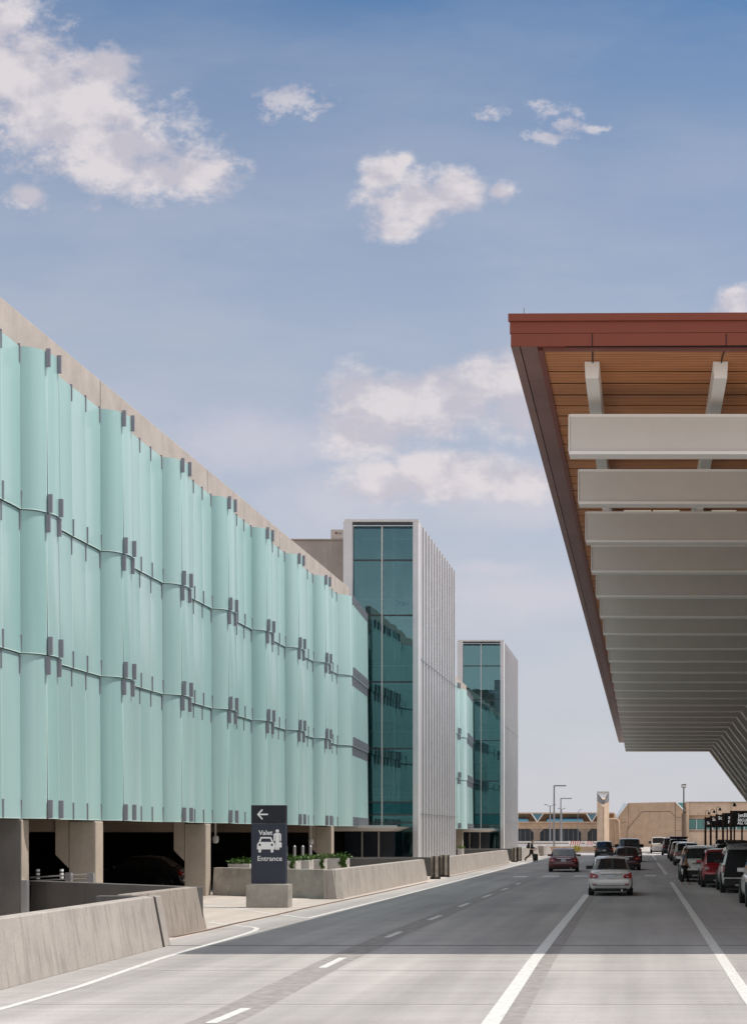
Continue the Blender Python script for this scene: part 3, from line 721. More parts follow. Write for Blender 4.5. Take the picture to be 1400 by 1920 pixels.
# ------------------------------------------------------------------ terminal canopy
can = thing('terminal_canopy', 'huge terracotta edged terminal canopy with wooden soffit and rows of pale beams', 'canopy', (3, 35, 0))
LC = lambda m: local(m, can)
YC, YE = 32.8, 176.0
zs_, zt_ = H+9.98, H+10.62
x0, x1 = -2.74, 24.0
m = MB(); m.box(x0+.02, x1, YC+.10, YE, zs_+.30, zt_); LC(m).build('roof', 'redmetal', can)
rise = lambda x: .013*(x-x0)
def fascia(z0, z1, y, name, xa=x0, mat='redmetal'):
    m = MB(); m.hexa([(xa,y,z0+rise(xa)),(x1,y,z0+.12),(x1,y+.09,z0+.12),(xa,y+.09,z0+rise(xa))],[(xa,y,z1+rise(xa)),(x1,y,z1+.12),(x1,y+.09,z1+.12),(xa,y+.09,z1+rise(xa))]); return LC(m).build(name, mat, can)
rise = lambda x: 0.0 if x < 5 else .12
fascia(zs_+.52, zt_+.03, YC-.05, 'fascia_lip', x0-.03)
fascia(zs_+.28, zs_+.515, YC, 'fascia_panel'); fascia(zs_+.015, zs_+.27, YC, 'fascia_panel', x0+.02)
m = MB(); m.box(x0+.05, x1, YC+.02, YC+.088, zs_+.02, zs_+.5); LC(m).build('fascia_backing', 'shadowgap', can)
for px in (1110, 1361):
    x = P(px,640,YC).x; m = MB(); m.box(x-.007, x+.007, YC-.012, YC-.002, zs_+.0, zs_+.27); LC(m).build('fascia_joint', 'shadowgap', can)
# soffit border strips on the left edge (panels with fine seams) and front border
m = MB()
yy = YC
ya = YC
panels_y = [YC+.02]
while panels_y[-1] < YE: panels_y.append(panels_y[-1]+2.45)
for a, b in zip(panels_y[:-1], panels_y[1:]):
    b = min(b, YE)
    m.hexa([(x0+.02,a,zs_+.02),(x0+.02,b-.012,zs_+.02),(x0+.20,b-.012,zs_-.0),(x0+.20,a,zs_-.0)],[(x0+.02,a,zs_+.2),(x0+.02,b-.012,zs_+.2),(x0+.20,b-.012,zs_+.2),(x0+.20,a,zs_+.2)])
    m.box(x0+.222, x0+.56, a, b-.012, zs_, zs_+.2)
LC(m).build('soffit_border', 'mauve', can)
m = MB(); m.box(x0+.56, x0+.67, YC+.25, YE-.02, zs_-.012, zs_+.2); m.box(x0+.671, x1, YC+.1, YC+.31, zs_-.005, zs_+.2); LC(m).build('soffit_trim', 'redtrim', can)
m = MB(); m.box(x0+.18, x0+.24, YC+.1, YE, zs_+.05, zs_+.25); LC(m).build('soffit_backing', 'shadowgap', can)
# wooden soffit
m = MB(); y = YC+.315; first = True
while y < YE-.9:
    w = 1.5 if first else .85
    m.box(x0+.672, x1, y, y+w, zs_+.03, zs_+.036); y += w+.075; first = False
LC(m).build('wood_soffit', 'wood', can)
m = MB(); m.box(x0+.675, x1, YC+.32, YE, zs_+.12, zs_+.26); LC(m).build('soffit_void', 'shadowgap', can)
# longitudinal girders
gxs = [-1.09+2.72*i for i in range(5)]
for gx in gxs:
    m = MB(); m.hexa([(gx-.14,33.86,zs_-.34),(gx+.14,33.86,zs_-.34),(gx+.14,170,zs_-.34),(gx-.14,170,zs_-.34)],[(gx-.16,33.86,zs_+.02),(gx+.16,33.86,zs_+.02),(gx+.16,170,zs_+.02),(gx-.16,170,zs_+.02)])
    LC(m).build('girder', 'beamedge', can, bevel=.012)
# light lines above third beam
# transverse beams, bent down into raking legs at the terminal side
zb1, zb0 = H+9.27, H+8.46
XK = 6.75
for i in range(25):
    y = 35.4+5.35*i; d = .40
    xl = -1.63-.008*i
    b = MB()
    # horizontal limb then leg: profile in XZ
    leg = 1.34                                        # dz per dx of the raking leg
    zg = .15; dx = (zb0-zg)/leg
    wd = .97/leg*1.28
    outer = [(xl,zb0),(XK,zb0),(XK+dx,zg),(XK+dx+wd+.1,zg),(XK+wd*.62,zb1),(xl,zb1)]
    b.prism([(px,y,pz) for px,pz in outer], (0,d,0))
    o = LC(b).build('canopy_beam', 'beam', can, bevel=.012)
    e = MB()                                          # raised lower flange and end frame
    e.prism([(xl-.012,y-.05,zb0-.075),(XK-.03,y-.05,zb0-.075),(XK+dx-.06,y-.05,zg),(XK+dx+.04,y-.05,zg),(XK+.035,y-.05,zb0-.004),(xl-.012,y-.05,zb0-.004)], (0,d+.07,0))
    e.box(xl-.03, xl-.004, y-.03, y+d+.01, zb0, zb1)
    e.box(xl, XK, y-.022, y-.003, zb1-.05, zb1+.01)
    e = LC(e).build('flange', 'beamedge', o)
    for gx in gxs:
        if gx < XK and 1 < i < 6:
            hmb = MB(); hmb.box(gx-.10,gx+.10,y+.1,y+.3,zb1+.002,zs_-.33); LC(hmb).build('hanger', 'beamedge', o)
# conduit drops on the soffit, roof rod
for gx, px in ((gxs[0],1112),(gxs[1],1359)):
    m = MB(); m.tube([(gx+.04,YC+.30,zs_-.01),(gx+.02,33.6,zs_+.02),(gx+.02,33.9,zs_-.02)], .013, 6); LC(m).build('conduit', 'shadowgap', can)
m = MB(); c = P(982,592,YC+.3); m.tube([(c.x,YC+.3,zt_),(c.x,YC+.3,zt_+.26)], .008, 6); tag(m.build('lightning_rod', 'polegrey'), 'thin lightning rod standing on the front edge of the terminal canopy', 'lightning rod')
for a, b in ((1169,1220),(1224,1274),(1334,1380)):
    c0, c1 = P(a,957,48.2), P(b,957,48.2); m = MB(); m.box(c0.x,c1.x,48.2,48.3,c0.z-.012,c0.z+.012); LC(m).build('light_strip', plain('canopy_light', (.9,.85,.75), emis=((1,.85,.65),.25)), can)
# terminal front wall behind the legs
t = thing('terminal_building', 'glazed terminal wall behind the raking legs of the canopy', 'terminal', (17, 100, .15))
m = MB(); m.box(16.6, 17.0, 30, 176, .15, 12.0); local(m, t).build('wall', 'dkglass', t)
for i in range(25):
    m = MB(); y = 33+5.35*i; m.box(16.48,16.58,y-.05,y+.05,.15,12); local(m, t).build('mullion', 'mull', t)

# ------------------------------------------------------------------ airline signs on the sidewalk
sg = 'black airline signs on rust red posts along the terminal kerb'
def airline(px, Y, ytop, ybot, ypost, lamp, lines, label, wpx=46, lampside=1):
    a = P(px, ypost, Y); kk = Y/F
    t = thing('airline_sign', label, 'sign', (a.x, Y, .15), group=sg)
    m = MB(); m.box(-2.0*kk,2.0*kk,-.06,.06,0,a.z-.15); m.build('post', 'signpost', t, bevel=.01)
    zt0, zb_ = H-(ytop-HY)*kk-.15, H-(ybot-HY)*kk-.15
    m = MB(); m.box(2.2*kk, 2.2*kk+1.9, -.05, .05, zb_, zt0); m.build('panel', 'black', t, bevel=.01)
    m = MB(); m.box(1.9*kk, 2.3*kk+1.95, .02, .06, zt0-.02, zt0+.05); m.build('top_bar', 'signpost', t)
    m = MB(); m.box(2.2*kk+1.92, 2.2*kk+2.06, -.06, .06, 0, a.z-.15); m.build('post', 'signpost', t)
    if lamp:
        z = a.z-.15; h = lamp*kk; r = 3.2*kk
        pts = [(0,0,z),(0,0,z+h-r)]+[(r-r*math.cos(q),0,z+h-r+r*math.sin(q)) for q in [math.pi*i/8 for i in range(1,9)]]+[(2*r,0,z+h-r-1.2*kk)]
        m = MB(); m.tube(pts, .022 if Y > 110 else .018, 6); m.build('lamp_arm', 'signpost', t)
        m = MB(); m.lathe([(.03,.12),(.09,.06),(.13,-.08),(.12,-.12)], (2*r,0,z+h-r-1.5*kk), n=10); m.build('lamp_shade', 'black', t, smooth=True)
    for txt, tx, ty, size in lines:
        text_mesh('lettering', txt, size, 'glow_white', t, ((tx-px)*kk, -.056, H-(ty-HY)*kk-.15), FACE, ext=.002, bold=.006)
airline(1370, 107, 1522, 1549, 1520.5, 16, [('jetBlue',1383.5,1532.5,.36),('SECURITY',1382.5,1540.5,.24),('ALL GATES',1382,1546,.24)], 'nearest airline sign, with jetBlue and security lettering, at the right edge')
airline(1355, 122, 1526, 1550.5, 1525, 0, [('a',1364.6,1536,.4),('F',1364.2,1544.5,.36)], 'airline sign second from the right, mostly blank, without a lamp')
airline(1343, 131.5, 1529, 1551, 1527, 14, [('Southwest',1346,1537,.38)], 'airline sign with the tallest of the three hooked lamps, lettered So')
airline(1332, 142, 1532, 1551.5, 1530.5, 13, [('Southwest',1335,1539.5,.38)], 'airline sign with the middle hooked lamp, lettering half hidden')
airline(1322, 154, 1534, 1552, 1533, 12.5, [('Southwest',1325,1546,.38)], 'farthest airline sign on the leftmost post with a hooked lamp')

# ------------------------------------------------------------------ old terminal in the distance
YB = 285.0
t = thing('old_terminal', 'low tan concrete terminal wing with blue triangular skylights and dark windows', 'terminal', (-14, YB+6, 0))
Q = lambda px, py, Y=YB+6: P(px, py, Y)
def wbox(m, px0, px1, py0, py1, y0, y1, Y=YB+6, mi=0):
    a, b = Q(px0, py1, Y), Q(px1, py0, Y); m.box(a.x, b.x, y0, y1, a.z, b.z, mi)
m = MB(); wbox(m, 930, 1150, 1541, 1554.5, YB+6, YB+30); wbox(m, 930, 1150, 1577.5, 1590, YB+6, YB+30); wbox(m, 930,1150,1524,1541,YB+12,YB+30); local(m, t).build('wall', 'tan', t)
m = MB(); wbox(m, 930, 1150, 1523.5, 1526, YB+9, YB+11.9); wbox(m, 930, 1118, 1541.5, 1543, YB+5.6, YB+5.95); local(m, t).build('roof_edge', 'tan2', t)
m = MB(); wbox(m, 930, 1150, 1554.6, 1577.4, YB+7, YB+8); local(m, t).build('window', 'dkglass', t)
for a, b in ((960,991),(1024,1094)):
    m = MB(); m.hexa([Q(a,1541,YB+6.6),Q(b,1541,YB+6.6),Q(b,1541,YB+7),Q(a,1541,YB+7)],[Q(a+4,1532,YB+11.5),Q(b-4,1532,YB+11.5),Q(b-4,1532,YB+11.9),Q(a+4,1532,YB+11.9)]); local(m, t).build('window', 'skyglass', t)
for a, b in ((996,1018),(1099,1119)):
    c = (a+b)/2; yq = YB+8.6
    m = MB(); m.prism([Q(a+2,1527,yq),Q(b-2,1527,yq),Q(c,1539.5,yq)], (0,.3,0)); local(m, t).build('skylight', 'skyglass', t)
    for e0, e1_ in (((a,1526),(c-.5,1541)),((b,1526),(c+.5,1541))):
        m = MB(); m.tube([Q(*e0, yq-.05), Q(*e1_, yq-.05)], .10, 6); local(m, t).build('skylight_frame', 'whitewall', t)
for c in (1006, 1095):
    m = MB(); m.prism([Q(c-13,1554.7),Q(c+13,1554.7),Q(c+6,1562),Q(c+6,1577),Q(c-6,1577),Q(c-6,1562)], (0,.6,0)); local(m, t).build('column', 'brownbeam', t)
for c in range(966, 1120, 9):
    m = MB(); wbox(m, c-.4, c+.4, 1555, 1577, YB+6.85, YB+6.98); local(m, t).build('mullion', 'polegrey', t)

t = thing('concrete_pylon', 'tall tan concrete pylon with a notched white top in front of the old terminal', 'pylon', (-7.0, 280, 0))
a, b, c = P(1119,1590,280), P(1141.5,1590,280), P(1131.5,1590,278.8)
zt2 = P(0,1484,280).z; zn = P(0,1508,280).z
m = MB(); m.hexa([(a.x,280,0),(c.x,278.8,0),(b.x,280,0),(c.x-.1,281.6,0)],[(a.x,280,zt2-1.6),(c.x,278.8,zn-.6),(b.x,280,zt2-1.6),(c.x-.1,281.6,zt2-1.0)]); local(m, t).build('shaft', 'tan2', t)
m = MB(); m.box(c.x-.04,c.x+.04,278.66,278.83,0,zn); local(m, t).build('edge_groove', 'tand', t)
m = MB(); m.prism([(a.x+.05,279.9,zt2-.15),(b.x-.05,279.9,zt2-.15),(c.x,279.4,zn+1.0)], (0,.3,0)); local(m, t).build('notch_panel', 'whitewall', t)
m = MB(); m.prism([(a.x,279.8,zt2-.15),(a.x+.55,279.78,zt2-.9),(c.x-.12,279.3,zn+.6),(c.x-.12,279.3,zn-.1),(a.x,279.8,zt2-1.7)], (0,.25,0)); m.prism([(b.x,279.8,zt2-.15),(b.x-.55,279.78,zt2-.9),(c.x+.12,279.3,zn+.6),(c.x+.12,279.3,zn-.1),(b.x,279.8,zt2-1.7)], (0,.25,0)); local(m, t).build('notch_side', 'polegrey', t)
m = MB(); m.box(a.x-.05,b.x+.05,279.4,280.6,zt2-.14,zt2); local(m, t).build('cap', 'mull', t)

t = thing('terminal_block', 'large tan concrete block with a sloping glass corner and outlined octagonal panel', 'building', (2, YB, 0))
Qb = lambda px, py: P(px, py, YB)
m = MB(); m.prism([Qb(1156,1590),Qb(1283,1590),Qb(1283,1521),Qb(1267,1505.5),Qb(1177,1507),Qb(1156,1534)], (0,25,0)); local(m, t).build('wall', 'tan', t)
m = MB(); m.prism([Qb(1176,1506),Qb(1268,1504),Qb(1268,1505.4),Qb(1176,1507)], (0,25.2,0)); local(m, t).build('coping', 'tan2', t)
m = MB()
def groove(m, pts, w=.05):
    for p, q in zip(pts[:-1], pts[1:]):
        p, q = Qb(*p), Qb(*q); d = (q-p).normalized(); n = Vector((-d.z,0,d.x))*w
        m.prism([p+n+Vector((0,-.03,0)), q+n+Vector((0,-.03,0)), q-n+Vector((0,-.03,0)), p-n+Vector((0,-.03,0))], (0,.028,0))
groove(m, [(1175,1589),(1175,1557)]); groove(m, [(1175.3,1556),(1203,1523)]); groove(m, [(1203.5,1522.5),(1256,1522)]); groove(m, [(1256.5,1522.3),(1265,1531)])
groove(m, [(1178,1508),(1178,1556)], .03); groove(m, [(1265.5,1507),(1265.5,1589)], .05); groove(m, [(1266,1533),(1283,1533)], .03); groove(m, [(1266,1558),(1283,1558)], .03); groove(m, [(1157,1543),(1174,1543)], .03)
local(m, t).build('groove', 'tand', t)
m = MB(); m.hexa([P(1155.5,1534.5,YB-.1),P(1176.5,1506.5,YB-.1),P(1176.5,1506.5,YB+.1),P(1155.5,1534.5,YB+.1)],[P(1152,1534.5,YB+3),P(1168,1506.5,YB+3),P(1168,1506.5,YB+6),P(1152,1534.5,YB+6)]); local(m, t).build('sloped_glazing', plain('pale_glazing', (.50,.56,.58), .2), t)
m = MB(); m.tube([P(1156,1534.5,YB-.15),P(1176.5,1506.5,YB-.15)], .12, 6); m.tube([P(1267.5,1505.5,YB-.15),P(1283,1521,YB-.15)], .12, 6); local(m, t).build('glazing_frame', 'whitewall', t)
m = MB(); m.prism([P(1268.5,1505.5,YB+.6),P(1283,1505.5,YB+.6),P(1283,1520,YB+.6)], (0,.3,0)); local(m, t).build('sloped_glazing', 'tealglass', t)
m = MB(); m.tube([P(1141,1536.5,YB-1.5),P(1155,1536.5,YB-1.5),P(1158.5,1538.5,YB-1.5),P(1160,1543,YB-1.5),P(1160,1590,YB-1.5)], .2, 10); m.tube([P(1153,1541,YB-1.3),P(1154,1590,YB-1.3)], .16, 8); local(m, t).build('pipe', 'tan', t, smooth=True)
m = MB(); m.box(P(1141,0,YB).x, P(1156,0,YB).x-.03, YB+.5, YB+20, 0, P(0,1536,YB).z); local(m, t).build('side_wall', 'tan', t)

t = thing('terminal_wing', 'weathered tan wing with a band of teal windows behind the airline signs', 'building', (16, YB+1, 0))
m = MB(); wbox(m, 1287, 1480, 1505, 1529, YB+1, YB+25, YB+1); wbox(m, 1287, 1480, 1561, 1590, YB+1, YB+25, YB+1); wbox(m, 1286, 1291, 1505, 1590, YB+.6, YB+.98, YB+1); wbox(m, 1283.2,1287,1505,1590,YB+3,YB+25,YB+3); local(m, t).build('wall', 'tan2', t)
m = MB(); wbox(m, 1291.2, 1480, 1529, 1536, YB+1.6, YB+20, YB+1); wbox(m, 1291.2, 1480, 1556, 1561, YB+1.6, YB+20, YB+1); local(m, t).build('window_band', 'tan', t)
for a in range(1291, 1480, 15):
    m = MB(); wbox(m, a+.4, a+14.2, 1536.3, 1555.8, YB+1.9, YB+2.1, YB+1); local(m, t).build('window', 'tealglass', t)
    m = MB(); wbox(m, a-.4, a+.35, 1536, 1556, YB+1.5, YB+2.0, YB+1); local(m, t).build('window_frame', 'whitewall', t)
m = MB(); wbox(m, 1286, 1480, 1503.6, 1505, YB+.7, YB+25, YB+1); local(m, t).build('coping', 'pent', t)

# roadside walls, barricades, bush
t = thing('bridge_parapet', 'long white bridge parapet in front of the old terminal windows', 'parapet', (-16, 236, 0))
a, b = P(900,1592,236), P(1128,1580,236)
m = MB(); m.box(a.x, b.x, 236, 236.3, 0, P(0,1583,236).z); local(m, t).build('wall', 'whitewall', t)
m = MB(); m.box(a.x, b.x, 236, 236.2, P(0,1580.5,236).z, P(0,1578,236).z); local(m, t).build('top_rail', 'whitewall', t)
for px in range(960, 1128, 6):
    c = P(px,0,236); m = MB(); m.box(c.x-.06,c.x+.06,236.05,236.2,P(0,1583.2,236).z,P(0,1580.4,236).z); local(m, t).build('post', 'polegrey', t)
t = thing('low_wall', 'low tan concrete wall crossing behind the maroon and black cars', 'wall', (-6, 197, 0))
a, b = P(1015,0,197), P(1190,0,197)
m = MB(); m.box(a.x, b.x, 197, 197.4, 0, P(0,1587.5,197).z); local(m, t).build('wall', 'tan', t, bevel=.03)
m = MB(); m.box(a.x, b.x+2, 196.3, 196.98, 0, .16); local(m, t).build('kerb', 'walk', t)
for i, (a, b, lab) in enumerate([(1066,1089,'left red and white striped barricade behind the low tan wall'), (1097,1112,'right red and white striped barricade behind the low tan wall')]):
    Y = 204; c0, c1 = P(a,1585,Y), P(b,1577.5,Y); t = thing('barricade', lab, 'barricade', ((c0.x+c1.x)/2, Y, 0), group='striped barricades')
    m = MB(); n = 11; w = (c1.x-c0.x)/n
    for q in range(n): m.prism([(c0.x+q*w,Y,c0.z),(c0.x+(q+1)*w,Y,c0.z),(c0.x+(q+1)*w+ (.12 if q<n-1 else 0),Y,c1.z),(c0.x+q*w+(.12 if q else 0),Y,c1.z)], (0,.05,0), q%2)
    local(m, t).build('board', ['white','orange'], t)
    for x in (c0.x+.2, c1.x-.2):
        m = MB(); m.box(x-.04,x+.04,Y+.06,Y+.12,0,c1.z); local(m, t).build('leg', 'polegrey', t)
c = P(1081,1606,192)
t = thing('bush', 'small yellow bush at the kerb just beyond the maroon sedan', 'bush', (c.x, 192, 0))
m = MB(); leaf_cluster(m, 0,0,.15, .5,.5,1.0, 420, .16); m.build('foliage', 'leafy', t, recalc=False)
m = MB(); m.tube([(0,0,0),(.02,0,.3)], .03, 5); m.build('stem', 'signpost', t)

# light poles
pg = 'street light poles beyond the crossing'
def armpole(px, ytop, Y, xarm, label):
    c = P(px, ytop, Y); kk = Y/F
    t = thing('street_lamp', label, 'street lamp', (c.x, Y, 0), group=pg)
    m = MB(); m.tube([(0,0,0),(0,0,c.z)], [.13,.09], 8); m.build('pole', 'polegrey', t, smooth=True)
    m = MB(); m.box(0,(xarm-px)*kk,-.1,.1,c.z-.13,c.z+.04); m.build('lamp_head', 'polegrey', t, bevel=.02)
armpole(1038.5, 1473, 198, 1061, 'tallest street lamp with a single flat arm pointing right')
armpole(1051, 1497, 262, 1072, 'shorter street lamp with a single flat arm pointing right')
def twin(px, ytop, Y, half, label):
    c = P(px, ytop, Y); kk = Y/F
    t = thing('street_lamp', label, 'street lamp', (c.x, Y, 0), group=pg)
    m = MB(); m.tube([(0,0,0),(0,0,c.z)], [.12,.08], 8); m.build('pole', 'polegrey', t, smooth=True)
    for s in (-1, 1):
        m = MB(); m.tube([(0,0,c.z-.1),(s*half*kk*.6,0,c.z+.12)], .05, 6); m.build('lamp_arm', 'polegrey', t)
        m = MB(); m.box(min(s*half*kk*.5,s*half*kk),max(s*half*kk*.5,s*half*kk),-.15,.15,c.z+.06,c.z+.2); m.build('lamp_head', 'polegrey', t, bevel=.03)
twin(1031, 1511, 240, 11, 'leftmost street lamp with two heads on a branching arm')
twin(1052.5, 1517.5, 275, 7, 'small twin-headed street lamp right behind the shorter flat-armed one')
c = P(1083,1524,278); t = thing('street_lamp', 'thin distant street lamp with one short curved head, left of the pylon', 'street lamp', (c.x,278,0), group=pg)
m = MB(); m.tube([(0,0,0),(0,0,c.z),(.15,0,c.z+.3),(.5,0,c.z+.5)], .05, 6); m.build('pole', 'polegrey', t)
m = MB(); m.box(.4,.75,-.1,.1,c.z+.45,c.z+.55); m.build('lamp_head', 'polegrey', t)
c = P(1281.5,1474,240); t = thing('flood_light', 'tall dark floodlight pole with a boxy head in front of the tan block', 'flood light', (c.x,240,0))
m = MB(); m.tube([(0,0,0),(0,0,c.z-.3)], [.14,.09], 8); m.build('pole', 'black', t, smooth=True)
m = MB(); m.tube([(0,0,0),(0,0,5.4)], .32, 10); m.build('pole_sleeve', 'tand', t)
m = MB(); m.hexa([(-.3,-.28,c.z-.3),(.28,-.28,c.z-.3),(.28,.25,c.z-.3),(-.3,.25,c.z-.3)],[(-.36,-.28,c.z+.2),(.34,-.28,c.z+.3),(.34,.25,c.z+.3),(-.36,.25,c.z+.2)]); m.build('lamp_head', 'black', t)
m = MB(); m.quad((-.26,-.285,c.z-.22),(.24,-.285,c.z-.22),(.26,-.285,c.z+.14),(-.26,-.285,c.z+.1)); m.build('lens', 'lampw', t)

# ------------------------------------------------------------------ vehicles
def car(name, label, cat, group, x, y, rz, kind, pm, L=4.5, W=1.75, Ht=1.5, hatch_open=False, lights='tail', clad=None, rails=False, platey=None, wr=.33, hatch_paint=None):
    """rear at local y=0, front at +L; built as lofted body with cabin, then parts"""
    t = thing(name, label, cat, (x, y, 0), rz, group)
    w = W/2
    if kind == 'sedan':
        belt = Ht*.655
        st = [(0,.40,.60,.80),(.05,.27,.72,.915),(.10,.22,belt-.10,.95),(.16,.21,belt,.955),(.45,.2,belt+.03,.975),(1.1,.2,belt+.02,1),(2.2,.2,belt,1),(3.1,.2,belt-.03,1),(L-.6,.2,belt-.12,.97),(L-.15,.22,belt-.28,.90),(L,.32,belt-.4,.78)]
        cab = [(.42,belt),(1.08,Ht-.05),(1.6,Ht),(2.2,Ht-.02),(3.05,belt-.03)]
    elif kind == 'suv':
        belt = Ht*.62
        st = [(0,.42,.66,.84),(.04,.30,.76,.94),(.09,.25,belt-.06,.965),(.15,.24,belt,.97),(.5,.24,belt+.0,.985),(1.2,.24,belt,1),(2.3,.24,belt,1),(3.3,.24,belt-.03,1),(L-.7,.24,belt-.08,.97),(L-.15,.26,belt-.2,.92),(L,.36,belt-.35,.82)]
        cab = [(.13,belt),(.38,Ht-.06),(1.3,Ht),(2.5,Ht-.03),(3.45,belt-.03)]
    else:                                   # pickup
        belt = Ht*.60
        st = [(0,.62,.74,.93),(.02,.56,belt-.02,.955),(.06,.52,belt,.96),(.5,.45,belt,.97),(1.8,.42,belt,.97),(2.4,.4,belt,1),(3.4,.4,belt,1),(4.3,.4,belt-.02,1),(L-.8,.4,belt-.04,.98),(L-.12,.42,belt-.14,.95),(L,.5,belt-.25,.88)]
        cab = [(1.95,belt),(2.12,Ht-.05),(2.7,Ht),(3.5,Ht-.03),(4.45,belt-.02)]
    b = MB(); rings = []
    for (yy, zb, zs, f) in st:
        hgt = zs-zb; a = f*w
        half = [(a*.86,zb),(a*.97,zb+hgt*.14),(a*1.0,zb+hgt*.45),(a*.985,zb+hgt*.72),(a*.93,zs-.035),(a*.80,zs),(a*.4,zs+.015),(0,zs+.02)]
        ring = [(px,yy,pz) for px,pz in half]+[(-px,yy,pz) for px,pz in half[-2::-1]]
        rings.append(ring)
    n = len(rings[0])
    fs = []
    for i in range(len(rings)-1):
        for k_ in range(n): fs.append((i*n+k_, i*n+(k_+1)%n, (i+1)*n+(k_+1)%n, (i+1)*n+k_))
    fs += [tuple(range(n))[::-1], tuple(range((len(rings)-1)*n, len(rings)*n))]
    b.add([v for g in rings for v in g], fs)
    b.build('body', pm, t, sub=1)
    # cabin
    c = MB(); cr = []
    wr_ = {'sedan':.70,'suv':.76,'pickup':.78}[kind]; wb_ = .90 if kind != 'suv' else .93
    for i, (yy, zz) in enumerate(cab):
        end = i in (0, len(cab)-1)
        e = belt-.02
        if end: half = [(w*wb_*.98,e-.04),(w*wb_*.96,e),(w*wb_*.80,e+.0),(w*.4,e+.01),(0,e+.012)]
        else: half = [(w*wb_,e-.04),(w*wb_,e+.02),(w*wr_*1.02,zz-.05),(w*wr_*.86,zz),(0,zz+.025)]
        cr.append([(px,yy,pz) for px,pz in half]+[(-px,yy,pz) for px,pz in half[-2::-1]])
    n = len(cr[0]); fs = []
    for i in range(len(cr)-1):
        for k_ in range(n-1): fs.append((i*n+k_, i*n+k_+1, (i+1)*n+k_+1, (i+1)*n+k_))
    c.add([v for g in cr for v in g], fs)
    c.build('cabin', pm, t, smooth=True)
    lerp = lambda a, b_, q: tuple(a[i]+(b_[i]-a[i])*q for i in range(3))
    # rear glass
    y0, z0 = cab[0]; y1, z1 = cab[1]
    e = belt-.02
    q0, q1 = .10, (.93 if kind == 'sedan' else .90)
    pt = lambda s, q, wx: (s*wx, y0+(y1-y0)*q-.012, e+(z1-.03-e)*q+.012)
    xb, xt = w*wb_*.83, w*wr_*.93
    if not hatch_open:
        m = MB(); cols = (-1,-.6,-.2,.2,.6,1); g = []
        for q in (q0, (q0+q1)/2, q1):
            for sx_ in cols:
                xw = (xb+(xt-xb)*q)*(1 - (.04 if q == (q0+q1)/2 else 0)+(.04 if q == (q0+q1)/2 else 0)); cr_ = .030*(1-abs(sx_)**2)
                g.append((sx_*xw, y0+(y1-y0)*q-.020-cr_*.6, e+(z1-.03-e)*q+.018+cr_*(.3+.7*q)))
        nc = len(cols)
        m.add(g, [(r_*nc+k_, r_*nc+k_+1, (r_+1)*nc+k_+1, (r_+1)*nc+k_) for r_ in range(2) for k_ in range(nc-1)])
        m.build('rear_window', 'carglass', t, smooth=True)
    m = MB(); yy0, zz0 = cab[-1]; yy1, zz1 = cab[-2]
    m.poly([(-xb,yy0-(yy0-yy1)*.06,e+.05),(xb,yy0-(yy0-yy1)*.06,e+.05),(xt,yy1+.10,zz1-.03),(-xt,yy1+.10,zz1-.03)]); 
    m.v = [(a_,b_+.02,c_+.03) for a_,b_,c_ in m.v]; m.build('windshield', 'carglass', t)
    # side glass
    for s in (-1, 1):
        ya, yb = cab[1][0]+.05, cab[-2][0]-.05; mid = (ya+yb)/2+.05
        for (p0, p1, r0, r1) in ((ya-(.28 if kind=='sedan' else .0), mid-.05, ya+.02, mid-.05), (mid+.05, yb+.45, mid+.05, yb)):
            m = MB(); z_lo, z_hi = e+.05, min(cab[1][1], cab[3][1])-.11
            xs = lambda zz: s*(w*wb_+(w*wr_*1.02-w*wb_)*(zz-e-.02)/(cab[2][1]-.05-e-.02)+.010)
            m.poly([(xs(z_lo),p0,z_lo),(xs(z_lo),p1,z_lo),(xs(z_hi),r1,z_hi),(xs(z_hi),r0,z_hi)]); m.build('side_window', 'carglass', t)
        # mirror
        m = MB(); my = cab[-2][0]+.55; big = kind == 'pickup'; mw, mh = (.2,.30) if big else (.135,.14)
        m.box(min(s*(w*.80),s*(w+.0+mw)),max(s*(w*.80),s*(w+.0+mw)),my-.02,my+.08,belt-.01,belt-.01+mh); m.build('mirror', 'trim' if big or pm == 'p_silver' else pm, t, bevel=.03)
        # wheels
        for wy in (.80 if kind != 'pickup' else 1.15, L-.88):
            wx = s*(w-.10)
            m = MB(); ww = .215; pr = [(wr*.62,-ww/2),(wr*.93,-ww/2),(wr,-ww/2+.035),(wr,ww/2-.035),(wr*.93,ww/2),(wr*.62,ww/2)]
            m.lathe(pr, (wx, wy, wr), 'x', 26); ty = m.build('tyre', 'tyre', t, smooth=True)
            m = MB(); m.lathe([(.05,-.01),(wr*.2,.012),(wr*.6,.0),(wr*.63,.02)], (wx+s*(ww/2-.012)-.005, wy, wr), 'x', 20)
            m.build('rim', 'rim', ty, smooth=True)
            m = MB(); pts_ = []
            for q in range(11):
                an = math.pi*q/10; pts_.append((s*(w*.992), wy+(wr+.06)*math.cos(an), wr+.0+(wr+.06)*math.sin(an)))
            m.tube(pts_, .014, 6); m.build('wheel_arch', 'trim' if kind == 'suv' else pm, t)
    m = MB(); m.box(-w*.84,w*.84,.25,L-.3,.17,.34); m.build('underbody', 'trim', t)
    # rear lights
    zl = {'sedan':belt-.21,'suv':belt-.24,'pickup':belt-.36}[kind]
